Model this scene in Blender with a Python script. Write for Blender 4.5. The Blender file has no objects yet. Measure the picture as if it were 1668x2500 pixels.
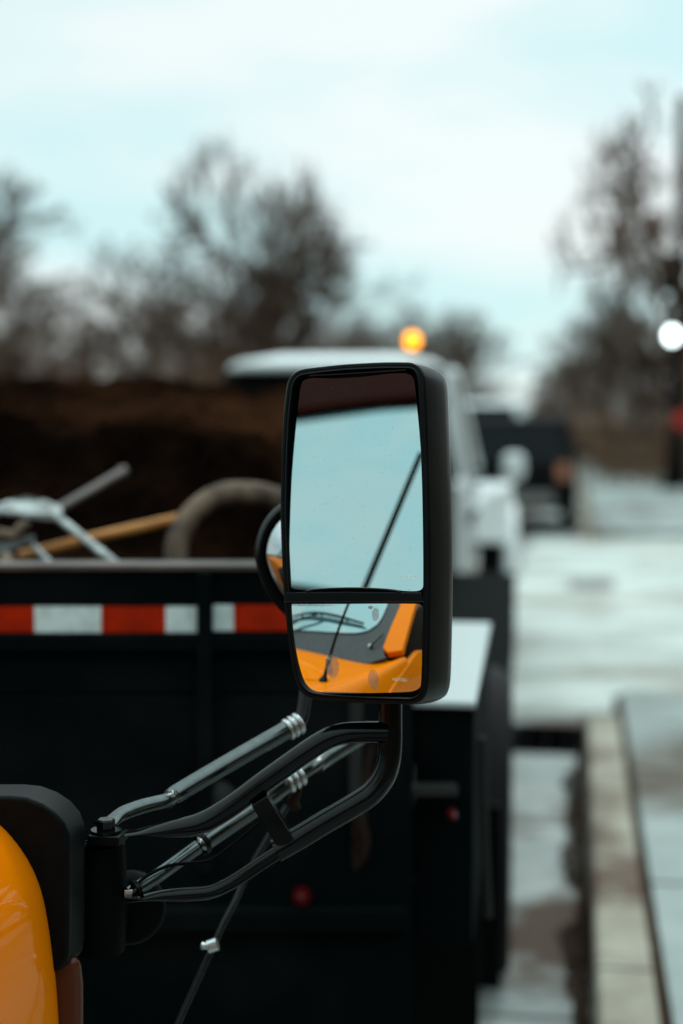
import bpy, bmesh, math, random
import numpy as np
from mathutils import Vector, Matrix, noise
from mathutils.bvhtree import BVHTree
R=math.radians
S=bpy.context.scene
COL=S.collection

# ------------------------------------------------------------------ camera
YAW,PIT,FPX=R(9.43),R(3.46),3472.2
CAMZ=1.6
cd=bpy.data.cameras.new('camera'); cam=bpy.data.objects.new('camera',cd); COL.objects.link(cam)
cam.location=(0,0,CAMZ); cam.rotation_euler=(R(90)-PIT,0,YAW)
cd.sensor_width=36; cd.lens=50; cd.clip_start=.02; cd.clip_end=2000
cd.dof.use_dof=True; cd.dof.focus_distance=1.66; cd.dof.aperture_fstop=1.8
S.camera=cam
S.view_settings.view_transform='Standard'; S.view_settings.look='None'
S.view_settings.exposure=0.0; S.view_settings.gamma=1
# ------------------------------------------------------------------ sky + sun
SUN_EL,SUN_AZ=R(45),R(12)
w=bpy.data.worlds.new('World'); S.world=w; w.use_nodes=True
nt=w.node_tree; nt.nodes.clear(); N=nt.nodes.new; L=nt.links.new
out=N('ShaderNodeOutputWorld'); bg=N('ShaderNodeBackground'); L(bg.outputs[0],out.inputs[0])
sky=N('ShaderNodeTexSky'); sky.sky_type='NISHITA'; sky.sun_disc=False
sky.sun_elevation=SUN_EL; sky.sun_rotation=SUN_AZ
tc=N('ShaderNodeTexCoord'); sep=N('ShaderNodeSeparateXYZ'); L(tc.outputs['Generated'],sep.inputs[0])
mp=N('ShaderNodeMapping'); mp.inputs['Scale'].default_value=(1,1,3.2); L(tc.outputs['Generated'],mp.inputs[0])
nz=N('ShaderNodeTexNoise'); nz.inputs['Scale'].default_value=3.1; nz.inputs['Detail'].default_value=3; nz.inputs['Roughness'].default_value=.45; L(mp.outputs[0],nz.inputs['Vector'])
cr=N('ShaderNodeValToRGB'); cr.color_ramp.elements[0].position=.40; cr.color_ramp.elements[0].color=(.62,.88,.895,1)
cr.color_ramp.elements[1].position=.58; cr.color_ramp.elements[1].color=(.87,.955,.94,1); L(nz.outputs[0],cr.inputs[0])
# overcast: the zenith of a cloudy sky is brighter than its horizon
mr=N('ShaderNodeMapRange'); mr.inputs['From Min'].default_value=.30; mr.inputs['From Max'].default_value=.95
mr.inputs['To Min'].default_value=10.6; mr.inputs['To Max'].default_value=24; L(sep.outputs[2],mr.inputs[0])
vm=N('ShaderNodeVectorMath'); vm.operation='SCALE'; L(cr.outputs[0],vm.inputs[0]); L(mr.outputs[0],vm.inputs['Scale'])
mx=N('ShaderNodeMix'); mx.data_type='RGBA'; mx.inputs[0].default_value=.90; L(sky.outputs[0],mx.inputs['A']); L(vm.outputs[0],mx.inputs['B'])
L(mx.outputs['Result'],bg.inputs[0]); bg.inputs[1].default_value=.10
sl=bpy.data.lights.new('sun','SUN'); sl.energy=.7; sl.angle=R(15); sl.color=(1,.98,.94)
so=bpy.data.objects.new('sun',sl); COL.objects.link(so)
sd=Vector((math.sin(SUN_AZ)*math.cos(SUN_EL),math.cos(SUN_AZ)*math.cos(SUN_EL),math.sin(SUN_EL)))
so.rotation_euler=sd.to_track_quat('Z','Y').to_euler()
S.cycles.max_bounces=8; S.cycles.use_denoising=True
S.cycles.sample_clamp_indirect=6

# ------------------------------------------------------------------ helpers
def ray(px,py):
    x=(px-834)/FPX; y=(1250-py)/FPX
    d=np.array([x,math.cos(PIT)+math.sin(PIT)*y,-math.sin(PIT)+math.cos(PIT)*y])
    c,s=math.cos(YAW),math.sin(YAW)
    return np.array([c*d[0]-s*d[1],s*d[0]+c*d[1],d[2]])
CAM=np.array([0,0,CAMZ])
def at(px,py,dep):                       # point of the place seen at (px,py), dep metres ahead
    r=ray(px,py); h=r[1]*math.cos(YAW)-r[0]*math.sin(YAW)
    return Vector(CAM+r*dep/h)
def cw(x,y,z):                           # camera-level frame (right, ahead, up) to world
    c,s=math.cos(YAW),math.sin(YAW); return Vector((c*x-s*y,s*x+c*y,z))

def tag(o,label=None,cat=None,group=None,kind=None):
    if label:o['label']=label
    if cat:o['category']=cat
    if group:o['group']=group
    if kind:o['kind']=kind
    return o
def thing(name,label,cat,loc=(0,0,0),rz=0,group=None):
    o=bpy.data.objects.new(name,None); COL.objects.link(o); o.location=loc; o.rotation_euler=(0,0,rz)
    o.empty_display_size=.1
    return tag(o,label,cat,group)
class MB:
    def __init__(s): s.v=[];s.f=[];s.mi=[];s.cur=0
    def add(s,vs,fs):
        b=len(s.v); s.v+=[tuple(v) for v in vs]; s.f+=[tuple(i+b for i in f) for f in fs]; s.mi+=[s.cur]*len(fs); return s
    def box(s,a,b):
        x0,y0,z0=a;x1,y1,z1=b
        return s.add([(x0,y0,z0),(x1,y0,z0),(x1,y1,z0),(x0,y1,z0),(x0,y0,z1),(x1,y0,z1),(x1,y1,z1),(x0,y1,z1)],
          [(0,3,2,1),(4,5,6,7),(0,1,5,4),(1,2,6,5),(2,3,7,6),(3,0,4,7)])
    def hexa(s,p):                        # 4 bottom + 4 top points
        return s.add(p,[(0,3,2,1),(4,5,6,7),(0,1,5,4),(1,2,6,5),(2,3,7,6),(3,0,4,7)])
    def bar(s,a,b,w,h=None,up=(0,0,1)):
        a=Vector(a);b=Vector(b);d=(b-a).normalized();h=h or w
        u=Vector(up)
        if abs(d.dot(u))>.97:u=Vector((1,0,0))
        x=d.cross(u).normalized();y=x.cross(d)
        p=[]
        for c in (a,b):
            for sx,sy in((-1,-1),(1,-1),(1,1),(-1,1)):p.append(c+x*sx*w/2+y*sy*h/2)
        return s.hexa(p)
    def tube(s,pts,r,n=16,caps=True,flat=None,smooth=True,sub=6):
        pts=[Vector(p) for p in pts]
        rs=list(r) if hasattr(r,'__len__') else [r]*len(pts)
        fl=list(flat) if flat else [(1,1)]*len(pts)
        if smooth and len(pts)>2:
            P2=[];R2=[];F2=[]
            for i in range(len(pts)-1):
                p0=pts[max(i-1,0)];p1=pts[i];p2=pts[i+1];p3=pts[min(i+2,len(pts)-1)]
                for k in range(sub):
                    t=k/sub
                    P2.append(.5*((2*p1)+(p2-p0)*t+(2*p0-5*p1+4*p2-p3)*t*t+(3*p1-p0-3*p2+p3)*t**3))
                    R2.append(rs[i]*(1-t)+rs[i+1]*t); F2.append(tuple(fl[i][j]*(1-t)+fl[i+1][j]*t for j in(0,1)))
            P2.append(pts[-1]);R2.append(rs[-1]);F2.append(fl[-1]);pts,rs,fl=P2,R2,F2
        T=[(pts[min(i+1,len(pts)-1)]-pts[max(i-1,0)]).normalized() for i in range(len(pts))]
        up=Vector((0,0,1)) if abs(T[0].z)<.95 else Vector((0,1,0))
        x=T[0].cross(up).normalized();vs=[]
        for p,t,rr,ff in zip(pts,T,rs,fl):
            x=(x-t*x.dot(t)).normalized();y=x.cross(t)
            for k in range(n):
                a=2*math.pi*k/n; vs.append(p+x*math.cos(a)*rr*ff[0]+y*math.sin(a)*rr*ff[1])
        m=len(pts);fs=[]
        for i in range(m-1):
            for k in range(n):
                fs.append((i*n+k,i*n+(k+1)%n,(i+1)*n+(k+1)%n,(i+1)*n+k))
        if caps:fs.append(tuple(range(n))[::-1]);fs.append(tuple((m-1)*n+k for k in range(n)))
        return s.add(vs,fs)
    def cyl(s,a,b,r,n=24,r2=None): return s.tube([a,b],[r,r if r2 is None else r2],n=n,smooth=False)
    def lathe(s,c,axis,prof,n=32):
        c=Vector(c);ax=Vector(axis).normalized();u=Vector((0,0,1)) if abs(ax.z)<.9 else Vector((1,0,0))
        x=ax.cross(u).normalized();y=ax.cross(x);vs=[];fs=[]
        for r,h in prof:
            for k in range(n):
                a=2*math.pi*k/n;vs.append(c+ax*h+(x*math.cos(a)+y*math.sin(a))*r)
        for i in range(len(prof)-1):
            for k in range(n):fs.append((i*n+k,(i+1)*n+k,(i+1)*n+(k+1)%n,i*n+(k+1)%n))
        return s.add(vs,fs)
    def build(s,name,mat,parent=None,smooth=0,bevel=0,bseg=3,sub=0,label=None):
        me=bpy.data.meshes.new(name); me.from_pydata(s.v,[],s.f); me.update()
        bm=bmesh.new();bm.from_mesh(me);bmesh.ops.recalc_face_normals(bm,faces=bm.faces);bm.to_mesh(me);bm.free()
        for m in (mat if isinstance(mat,(list,tuple)) else [mat]): me.materials.append(m)
        if len(me.materials)>1: me.polygons.foreach_set('material_index',s.mi)
        o=bpy.data.objects.new(name,me); COL.objects.link(o)
        if parent is not None:
            o.parent=parent
        if smooth:
            me.shade_smooth()
            me.set_sharp_from_angle(angle=R(smooth))
        if bevel:
            m=o.modifiers.new('b','BEVEL');m.width=bevel;m.segments=bseg;m.limit_method='ANGLE';m.angle_limit=R(25)
            me.shade_smooth(); me.set_sharp_from_angle(angle=R(180)); m.harden_normals=True
        if sub:
            m=o.modifiers.new('s','SUBSURF');m.levels=sub;m.render_levels=sub;me.shade_smooth()
        if label:o['label']=label
        return o
def hull(name,pts,mat,parent=None,bevel=0,bseg=4,label=None):
    bm=bmesh.new()
    for p in pts:bm.verts.new(p)
    r=bmesh.ops.convex_hull(bm,input=bm.verts)
    g=[e for e in r['geom_interior']+r['geom_unused'] if isinstance(e,bmesh.types.BMVert) and e.is_valid]
    if g:bmesh.ops.delete(bm,geom=list(set(g)),context='VERTS')
    bmesh.ops.dissolve_limit(bm,angle_limit=R(2),verts=bm.verts,edges=bm.edges)
    bmesh.ops.recalc_face_normals(bm,faces=bm.faces)
    me=bpy.data.meshes.new(name);bm.to_mesh(me);bm.free();me.materials.append(mat)
    o=bpy.data.objects.new(name,me);COL.objects.link(o)
    if parent is not None:o.parent=parent
    if bevel:
        m=o.modifiers.new('b','BEVEL');m.width=bevel;m.segments=bseg;m.limit_method='ANGLE';m.angle_limit=R(15);me.shade_smooth();m.harden_normals=True
    if label:o['label']=label
    return o
def crom(P,k=8,closed=True):
    n=len(P);P=[Vector(p) for p in P];o=[]
    for i in range(n if closed else n-1):
        g=(lambda j:P[j%n]) if closed else (lambda j:P[min(max(j,0),n-1)])
        p0,p1,p2,p3=g(i-1),g(i),g(i+1),g(i+2)
        for q in range(k):
            t=q/k
            # centripetal-ish: limit overshoot by scaling tangents to the segment
            l=(p2-p1).length;m1=(p2-p0);m2=(p3-p1)
            m1=m1.normalized()*min(m1.length/2,l) if m1.length else m1
            m2=m2.normalized()*min(m2.length/2,l) if m2.length else m2
            o.append((2*t**3-3*t*t+1)*p1+(t**3-2*t*t+t)*m1+(3*t*t-2*t**3)*p2+(t**3-t*t)*m2)
    if not closed:o.append(P[-1])
    return o

# ------------------------------------------------------------------ materials
def mat(name,col,rough=.5,metal=0,spec=.5,coat=0,emit=None,es=0,ior=None):
    m=bpy.data.materials.new(name);m.use_nodes=True;b=m.node_tree.nodes['Principled BSDF']
    b.inputs['Base Color'].default_value=(*col,1);b.inputs['Roughness'].default_value=rough;b.inputs['Metallic'].default_value=metal
    b.inputs['Specular IOR Level'].default_value=spec;b.inputs['Coat Weight'].default_value=coat;b.inputs['Coat Roughness'].default_value=.05
    if ior:b.inputs['IOR'].default_value=ior
    if emit:b.inputs['Emission Color'].default_value=(*emit,1);b.inputs['Emission Strength'].default_value=es
    return m
def noisy(m,c1,c2,scale=5,detail=6,lo=.4,hi=.6,bump=0,bscale=None,vec='Object',stretch=(1,1,1),rough=None):
    nt=m.node_tree;N=nt.nodes.new;L=nt.links.new;b=nt.nodes['Principled BSDF']
    tc=N('ShaderNodeTexCoord');mp=N('ShaderNodeMapping');mp.inputs['Scale'].default_value=stretch;L(tc.outputs[vec],mp.inputs[0])
    n=N('ShaderNodeTexNoise');n.inputs['Scale'].default_value=scale;n.inputs['Detail'].default_value=detail;L(mp.outputs[0],n.inputs['Vector'])
    r=N('ShaderNodeValToRGB');r.color_ramp.elements[0].position=lo;r.color_ramp.elements[1].position=hi
    r.color_ramp.elements[0].color=(*c1,1);r.color_ramp.elements[1].color=(*c2,1);L(n.outputs[0],r.inputs[0]);L(r.outputs[0],b.inputs['Base Color'])
    if bump:
        n2=N('ShaderNodeTexNoise');n2.inputs['Scale'].default_value=bscale or scale*4;n2.inputs['Detail'].default_value=4;L(mp.outputs[0],n2.inputs['Vector'])
        bp=N('ShaderNodeBump');bp.inputs['Strength'].default_value=bump;bp.inputs['Distance'].default_value=.01;L(n2.outputs[0],bp.inputs['Height']);L(bp.outputs[0],b.inputs['Normal'])
    if rough:
        q=N('ShaderNodeMapRange');q.inputs['To Min'].default_value=rough[0];q.inputs['To Max'].default_value=rough[1];L(n.outputs[0],q.inputs[0]);L(q.outputs[0],b.inputs['Roughness'])
    return m,r
M={}
M['yellow']=mat('yellow_paint',(.80,.25,.002),.4,coat=.30,spec=.0)
noisy(M['yellow'],(.73,.178,.0009),(.78,.20,.0009),3,4,.3,.7)
def specks(m,scale,lo,hi,col,amt=1):
    nt=m.node_tree;N=nt.nodes.new;L=nt.links.new;b=nt.nodes['Principled BSDF'];src=b.inputs['Base Color'].links[0].from_socket
    tc=N('ShaderNodeTexCoord');n=N('ShaderNodeTexNoise');n.inputs['Scale'].default_value=scale;n.inputs['Detail'].default_value=8;n.inputs['Roughness'].default_value=.75;L(tc.outputs['Object'],n.inputs['Vector'])
    r=N('ShaderNodeMapRange');r.inputs['From Min'].default_value=lo;r.inputs['From Max'].default_value=hi;r.inputs['To Max'].default_value=amt;L(n.outputs[0],r.inputs[0])
    mx=N('ShaderNodeMix');mx.data_type='RGBA';L(r.outputs[0],mx.inputs[0]);L(src,mx.inputs['A']);mx.inputs['B'].default_value=(*col,1);L(mx.outputs['Result'],b.inputs['Base Color'])
specks(M['yellow'],16,.62,.80,(.22,.085,.03),.8)
M['orange']=mat('shaded_yellow_paint',(.07,.018,.007),.3,coat=.1,spec=.2)  # yellow bumper paint with its shadow put into the colour
M['black_gloss']=mat('black_enamel',(.0012,.0025,.003),.15,spec=.18)
noisy(M['black_gloss'],(.001,.002,.0025),(.003,.004,.0045),60,5,.3,.7,rough=(.06,.16))
M['strut']=mat('dark_steel',(.09,.1,.1),.2,metal=1);noisy(M['strut'],(.085,.10,.10),(.11,.125,.125),90,5,.3,.7,rough=(.14,.22))
M['black_plastic']=mat('black_plastic',(.001,.0025,.003),.38,spec=.12)
noisy(M['black_plastic'],(.0008,.0022,.0026),(.0024,.0036,.004),30,6,.35,.7,rough=(.26,.42))
M['rubber']=mat('black_rubber',(.0012,.0020,.0022),.6,spec=.05)
specks(M['black_plastic'],220,.66,.74,(.05,.052,.05),.7)
M['black_matt']=mat('matt_black_steel',(.001,.003,.0035),.85,spec=.04)
noisy(M['black_matt'],(.001,.003,.0035),(.009,.010,.0095),3,8,.5,.85,bump=.1,bscale=40)
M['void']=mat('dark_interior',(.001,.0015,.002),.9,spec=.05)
M['cowl']=mat('cowl_plastic',(.02,.024,.024),.45,spec=.5)
noisy(M['cowl'],(.014,.018,.018),(.024,.028,.028),25,5,.3,.7)
M['chrome']=mat('zinc_steel',(.5,.53,.53),.3,metal=1)
M['white']=mat('white_paint',(.74,.78,.78),.3,coat=.6)
M['headliner']=mat('dark_brown_visor',(.016,.0035,.002),.6,spec=.02)
M['red_tape']=mat('red_reflective_tape',(.36,.007,.0015),.5,spec=.1)
M['white_tape']=mat('white_reflective_tape',(.60,.73,.72),.5,spec=.2);noisy(M['white_tape'],(.46,.54,.53),(.64,.77,.76),30,8,.3,.6);noisy(M['red_tape'],(.28,.013,.0015),(.40,.017,.0015),30,8,.3,.6)
M['rail']=mat('worn_rail',(.05,.034,.028),.55);noisy(M['rail'],(.02,.014,.012),(.09,.065,.055),9,6,.35,.65)
M['wood']=mat('ash_wood',(.62,.27,.06),.55);noisy(M['wood'],(.34,.12,.02),(.58,.24,.05),14,5,.3,.7,stretch=(1,1,8))
M['steel']=mat('bare_steel',(.42,.44,.43),.38,metal=.7);noisy(M['steel'],(.12,.12,.115),(.42,.46,.45),18,6,.35,.6)
M['mud']=mat('muddy_hose',(.16,.10,.06),.8);noisy(M['mud'],(.035,.02,.014),(.17,.115,.075),22,6,.35,.65,bump=.5,bscale=60)
M['mulch']=mat('mulch',(.02,.012,.008),1,spec=.0);noisy(M['mulch'],(.0030,.0017,.0012),(.052,.021,.010),.9,8,.42,.74,bump=1,bscale=30)
M['alu']=mat('aluminium_plate',(.40,.46,.46),.5,metal=.25)
M['glass']=mat('dark_glass',(.0015,.0025,.003),.06,spec=.12)
M['windshield']=mat('windshield_glass',(.02,.11,.12),.012,spec=1,ior=2.2)
M['windshield'].node_tree.nodes['Principled BSDF'].inputs['Specular Tint'].default_value=(.88,.985,.985,1)
nt_=M['windshield'].node_tree;a_=nt_.nodes.new('ShaderNodeTexCoord');b_=nt_.nodes.new('ShaderNodeTexNoise');b_.inputs['Scale'].default_value=2.6;b_.inputs['Detail'].default_value=1;c_=nt_.nodes.new('ShaderNodeBump');c_.inputs['Strength'].default_value=1;c_.inputs['Distance'].default_value=.03
nt_.links.new(a_.outputs['Object'],b_.inputs['Vector']);nt_.links.new(b_.outputs[0],c_.inputs['Height']);nt_.links.new(c_.outputs[0],nt_.nodes['Principled BSDF'].inputs['Normal'])
M['trim']=mat('black_trim',(.0012,.0020,.0022),.45,spec=.10);noisy(M['trim'],(.001,.0016,.0018),(.002,.0028,.003),50,6,.35,.65,bump=.15,bscale=500)
M['tyre']=mat('tyre_rubber',(.006,.006,.007),.8,spec=.2)
M['rim']=mat('wheel_rim',(.2,.2,.2),.4,metal=.8)
M['red_lens']=mat('red_lens',(.05,.002,.003),.3,spec=.1,emit=(1,.03,.05),es=.005)
M['amber']=mat('lit_amber_lens',(.9,.4,.0),.3,emit=(1,.33,.0),es=3.6)
M['carblack']=mat('black_car_paint',(.002,.003,.0035),.35,spec=.08)
M['bark']=mat('bark',(.05,.038,.03),.9,spec=.1);noisy(M['bark'],(.055,.034,.024),(.12,.078,.056),3,6)
M['bark_grey']=mat('grey_bark',(.05,.045,.04),.9,spec=.1)
M['lens_tan']=mat('tail_lamp_lens',(.32,.12,.07),.2,coat=1)
M['plate']=mat('grey_bumper',(.13,.13,.125),.5)

def ground_mat(name,c1,c2,c3,scale,joint=None,jw=.012,stain=(.46,.62),rough=.8,jc=(.04,.03,.022)):
    m=mat(name,c1,rough,spec=.3)
    nt=m.node_tree;N=nt.nodes.new;L=nt.links.new;b=nt.nodes['Principled BSDF']
    tc=N('ShaderNodeTexCoord')
    n=N('ShaderNodeTexNoise');n.inputs['Scale'].default_value=scale;n.inputs['Detail'].default_value=8;n.inputs['Roughness'].default_value=.6;L(tc.outputs['Object'],n.inputs['Vector'])
    r=N('ShaderNodeValToRGB');r.color_ramp.elements[0].position=.35;r.color_ramp.elements[1].position=.65
    r.color_ramp.elements[0].color=(*c1,1);r.color_ramp.elements[1].color=(*c2,1);L(n.outputs[0],r.inputs[0])
    n2=N('ShaderNodeTexNoise');n2.inputs['Scale'].default_value=scale*.45;n2.inputs['Detail'].default_value=7;n2.inputs['Roughness'].default_value=.6
    mp=N('ShaderNodeMapping');mp.inputs['Location'].default_value=(7.3,2.1,0);L(tc.outputs['Object'],mp.inputs[0]);L(mp.outputs[0],n2.inputs['Vector'])
    r2=N('ShaderNodeValToRGB');r2.color_ramp.elements[0].position=stain[0];r2.color_ramp.elements[1].position=stain[1]
    r2.color_ramp.elements[0].color=(0,0,0,1);r2.color_ramp.elements[1].color=(1,1,1,1);L(n2.outputs[0],r2.inputs[0])
    mx=N('ShaderNodeMix');mx.data_type='RGBA';L(r2.outputs[0],mx.inputs[0]);L(r.outputs[0],mx.inputs['A']);mx.inputs['B'].default_value=(*c3,1)
    last=mx.outputs['Result']
    if joint:
        sp=N('ShaderNodeSeparateXYZ');L(tc.outputs['Object'],sp.inputs[0])
        md=N('ShaderNodeMath');md.operation='PINGPONG';md.inputs[1].default_value=joint/2;L(sp.outputs[1],md.inputs[0])
        lt=N('ShaderNodeMath');lt.operation='LESS_THAN';lt.inputs[1].default_value=jw;L(md.outputs[0],lt.inputs[0])
        m2=N('ShaderNodeMix');m2.data_type='RGBA';L(lt.outputs[0],m2.inputs[0]);L(last,m2.inputs['A']);m2.inputs['B'].default_value=(*jc,1);last=m2.outputs['Result']
    L(last,b.inputs['Base Color'])
    n3=N('ShaderNodeTexNoise');n3.inputs['Scale'].default_value=90;n3.inputs['Detail'].default_value=5;L(tc.outputs['Object'],n3.inputs['Vector'])
    bp=N('ShaderNodeBump');bp.inputs['Strength'].default_value=.4;bp.inputs['Distance'].default_value=.004;L(n3.outputs[0],bp.inputs['Height']);L(bp.outputs[0],b.inputs['Normal'])
    return m
M['concrete']=ground_mat('pavement_concrete',(.22,.262,.255),(.37,.415,.40),(.10,.082,.062),1.5,1.52,.014,(.47,.64))
M['gutter']=ground_mat('gutter_concrete',(.27,.305,.295),(.48,.51,.49),(.075,.048,.033),2.2,1.9,.010,(.50,.62))
M['kerb']=ground_mat('kerb_concrete',(.22,.19,.145),(.42,.40,.33),(.095,.055,.036),2.6,1.9,.008,(.46,.60))
M['apron']=ground_mat('apron_concrete',(.34,.365,.335),(.57,.62,.59),(.23,.19,.14),1.1,3.05,.02,(.53,.67))
M['asphalt']=ground_mat('road_surface',(.22,.22,.21),(.30,.31,.30),(.14,.12,.10),.9,None)
M['soil']=ground_mat('dry_grass_ground',(.10,.075,.04),(.16,.125,.075),(.05,.038,.025),.4,None)
M['litter']=mat('wet_leaf_litter',(.03,.018,.012),.9,spec=.1);noisy(M['litter'],(.012,.008,.006),(.07,.04,.025),20,6,.35,.65)
M['brush']=mat('brush',(.14,.085,.055),.95,spec=.05)

# ------------------------------------------------------------------ setting
def struct(name,mb,m,**k): 
    o=mb.build(name,m,None,**k);o['kind']='structure';return o
def strip(x0,x1,y0,y1,z,mat_,name,div=1,thick=.12):
    return struct(name,MB().box((x0,y0,z-thick),(x1,y1,z)),mat_)
g=MB();g.add([(-900,-300,-.14),(900,-300,-.14),(900,1500,-.14),(-900,1500,-.14)],[(0,1,2,3)]);struct('ground',g,M['soil'])
strip(-9.5,-.62,-20,140,-.008,M['asphalt'],'road')
K0,K1=.057,.21
strip(-.618,K0,-20,6.93,0,M['gutter'],'gutter')
g=MB();g.box((-.618,7.62,-.12),(K0,7.9,0));g.box((-.618,6.933,-.12),(-.33,7.617,0))
g.box((-.618,20.0,-.12),(K0,140,0));struct('gutter',g,M['gutter'])
def kerb(y0,y1,ramp0=0,ramp1=0):
    m=MB()
    vs=[];st=[y0]+([y0+ramp0] if ramp0 else [])+([y1-ramp1] if ramp1 else [])+[y1]
    zs=[.02 if ramp0 else .15]+([.15] if ramp0 else [])+([.15] if ramp1 else [])+[.02 if ramp1 else .15]
    for y,z in zip(st,zs):
        vs+= [(K0,y,-.1),(K0+.004,y,z-.012),(K0+.016,y,z),(K1,y,z),(K1,y,-.1)]
    fs=[]
    for i in range(len(st)-1):
        for k in range(4):fs.append((i*5+k,i*5+k+1,i*5+5+k+1,i*5+5+k))
    fs+= [(0,1,2,3,4),tuple((len(st)-1)*5+k for k in (4,3,2,1,0))]
    m.add(vs,fs);return m
struct('kerb',kerb(-8,7.62,0,.45),M['kerb'])
struct('kerb',kerb(20,120,.6,0),M['kerb'])
# driveway apron between the kerb ends, then the pavement behind the kerb
m=MB();m.add([(-.615,7.905,.0),(K1,7.905,.02),(K1,19.99,.02),(-.615,19.99,0),(-.615,7.905,-.12),(K1,7.905,-.12),(K1,19.99,-.12),(-.615,19.99,-.12)],
 [(0,1,2,3),(4,7,6,5),(0,4,5,1),(1,5,6,2),(2,6,7,3),(3,7,4,0)]);struct('driveway_apron',m,M['apron'])
strip(.245,2.45,-8,7.9,.146,M['concrete'],'pavement')
m=MB();m.hexa([(.213,7.905,-.1),(3.6,7.905,-.1),(3.6,20,-.1),(.213,20,-.1),(.213,7.905,.022),(3.6,7.905,.148),(3.6,20,.148),(.213,20,.022)])
struct('driveway',m,M['apron'])
strip(.245,2.5,20.005,120,.15,M['concrete'],'pavement')
strip(.2105,.2445,-8,7.9,.118,M['litter'],'soil_joint')
strip(2.455,60,-8,7.9,.12,M['soil'],'verge')
strip(3.605,60,7.905,20.0,.12,M['soil'],'verge')
strip(2.505,60,20.005,140,.12,M['soil'],'verge')
# leaf litter along the kerb foot
random.seed(4)
m=MB();y=-1
while y<7.0:
    wd=.035+.10*max(0,noise.noise(Vector((y*1.1,3,0))))+.07*max(0,noise.noise(Vector((y*3.3,9,0))))+(.10 if 4.6<y<6.6 else 0)*max(0,.4+noise.noise(Vector((y*2,1,0))))
    for k in range(26):
        x=K0-.002-wd*random.random()**1.5;yy=y+random.random()*.05;a=random.random()*6.28;l=.008+.016*random.random();z=.003+.012*random.random()
        dx,dy=math.cos(a)*l,math.sin(a)*l
        if x+l>K0: x=K0-l-.001
        m.add([(x-dx,yy-dy,z),(x+dy*.5,yy-dx*.5,z+.006*random.random()),(x+dx,yy+dy,z+.004),(x-dy*.5,yy+dx*.5,z+.008*random.random())],[(0,1,2,3)])
    y+=.045
tag(m.build('leaf_litter',M['litter']),'dark wet leaves and grit gathered along the foot of the kerb','leaf litter',kind='stuff')
# storm drain
t=thing('storm_drain','dark iron storm drain grate in the gutter beside the kerb end','drain',(-.14,7.37,0))
m=MB();X0,X1,Y0,Y1=-.19,.19,-.437,.245
m.box((X0,Y0,-.30),(X1,Y1,-.28));m.box((X0,Y0,-.28),(X0+.015,Y1,-.01));m.box((X1-.015,Y0,-.28),(X1,Y1,-.01));m.box((X0+.015,Y0,-.28),(X1-.015,Y0+.015,-.01));m.box((X0+.015,Y1-.015,-.28),(X1-.015,Y1,-.01))
m.build('pit',M['void'],t)
m=MB();m.box((X0,Y0,-.009),(X1,Y0+.03,.004));m.box((X0,Y1-.03,-.009),(X1,Y1,.004));m.box((X0,Y0+.03,-.009),(X0+.03,Y1-.03,.004));m.box((X1-.03,Y0+.03,-.009),(X1,Y1-.03,.004));m.build('frame',M['black_matt'],t)
m=MB()
for k in range(3):
    x=X0+.08+k*.10;m.box((x,Y0+.03,-.03),(x+.012,Y1-.03,.0))
m.build('grate',M['black_matt'],t)
# utility cover on the driveway
u=at(1445,1402,14.2)
m=MB();m.box((-.22,-.45,0),(.22,.45,.012));o=m.build('utility_cover',M['plate'],None,bevel=.004)
o.location=(u.x,u.y,.022+(u.x-.213)/3.387*.126+.001);o.rotation_euler=(0,-math.atan(.126/3.387),0)
tag(o,'flat grey rectangular utility cover set in the pale concrete driveway','utility cover')
# hills behind
def ridge(name,pts,y0,mt,depth=40,zb=-.2):
    m=MB();n=len(pts);rows=7;vs=[]
    for j in range(rows):
        f=j/(rows-1);hh=math.sin(f*math.pi/2)
        for i,(x,z) in enumerate(pts):
            vs.append((x,y0+f*depth,zb+(z-zb)*hh*(1+.12*noise.noise(Vector((x*.2,f*4,y0))))))
    fs=[(j*n+i,j*n+i+1,(j+1)*n+i+1,(j+1)*n+i) for j in range(rows-1) for i in range(n-1)]
    m.add(vs,fs);o=m.build(name,mt,smooth=60);o['kind']='structure';return o
M['hill']=ground_mat('hillside_grass',(.10,.072,.05),(.14,.10,.07),(.06,.042,.03),.3,None)
ridge('hill_or_light_block',[(x,z) for x,z in [(-90,7),(-70,6.5),(-50,5.2),(-40,4.6),(-30,4.0),(-24,3.6),(-18,3.2),(-14,2.4),(-11.5,1.2),(-10,-.2)]],30,M['hill'],22)

def bank(name,pts,h):
    m=MB();vs=[];n=len(pts)
    for i,(x,y,nx,ny) in enumerate(pts):
        for k in range(6):
            f=k/5;vs.append((x+nx*f*5,y+ny*f*5,-.13+h*math.sin(f*math.pi/2)*(1+.25*noise.noise(Vector((x*.3,y*.3,k*.5))))))
    m.add(vs,[(i*6+k,i*6+k+1,i*6+7+k,i*6+6+k) for i in range(n-1) for k in range(5)]);o=m.build(name,M['hill'],smooth=60);o['kind']='structure'
bank('hill_or_light_block',[(5.5+max(0,y-2)*.3,y,1,0) for y in range(32,-20,-2)],8)  # unseen bank added right of the camera to block side sky light
bank('hill_or_light_block',[(x,-14,0,-1) for x in range(20,-30,-2)],7)  # unseen bank added behind the camera to darken reflections
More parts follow.
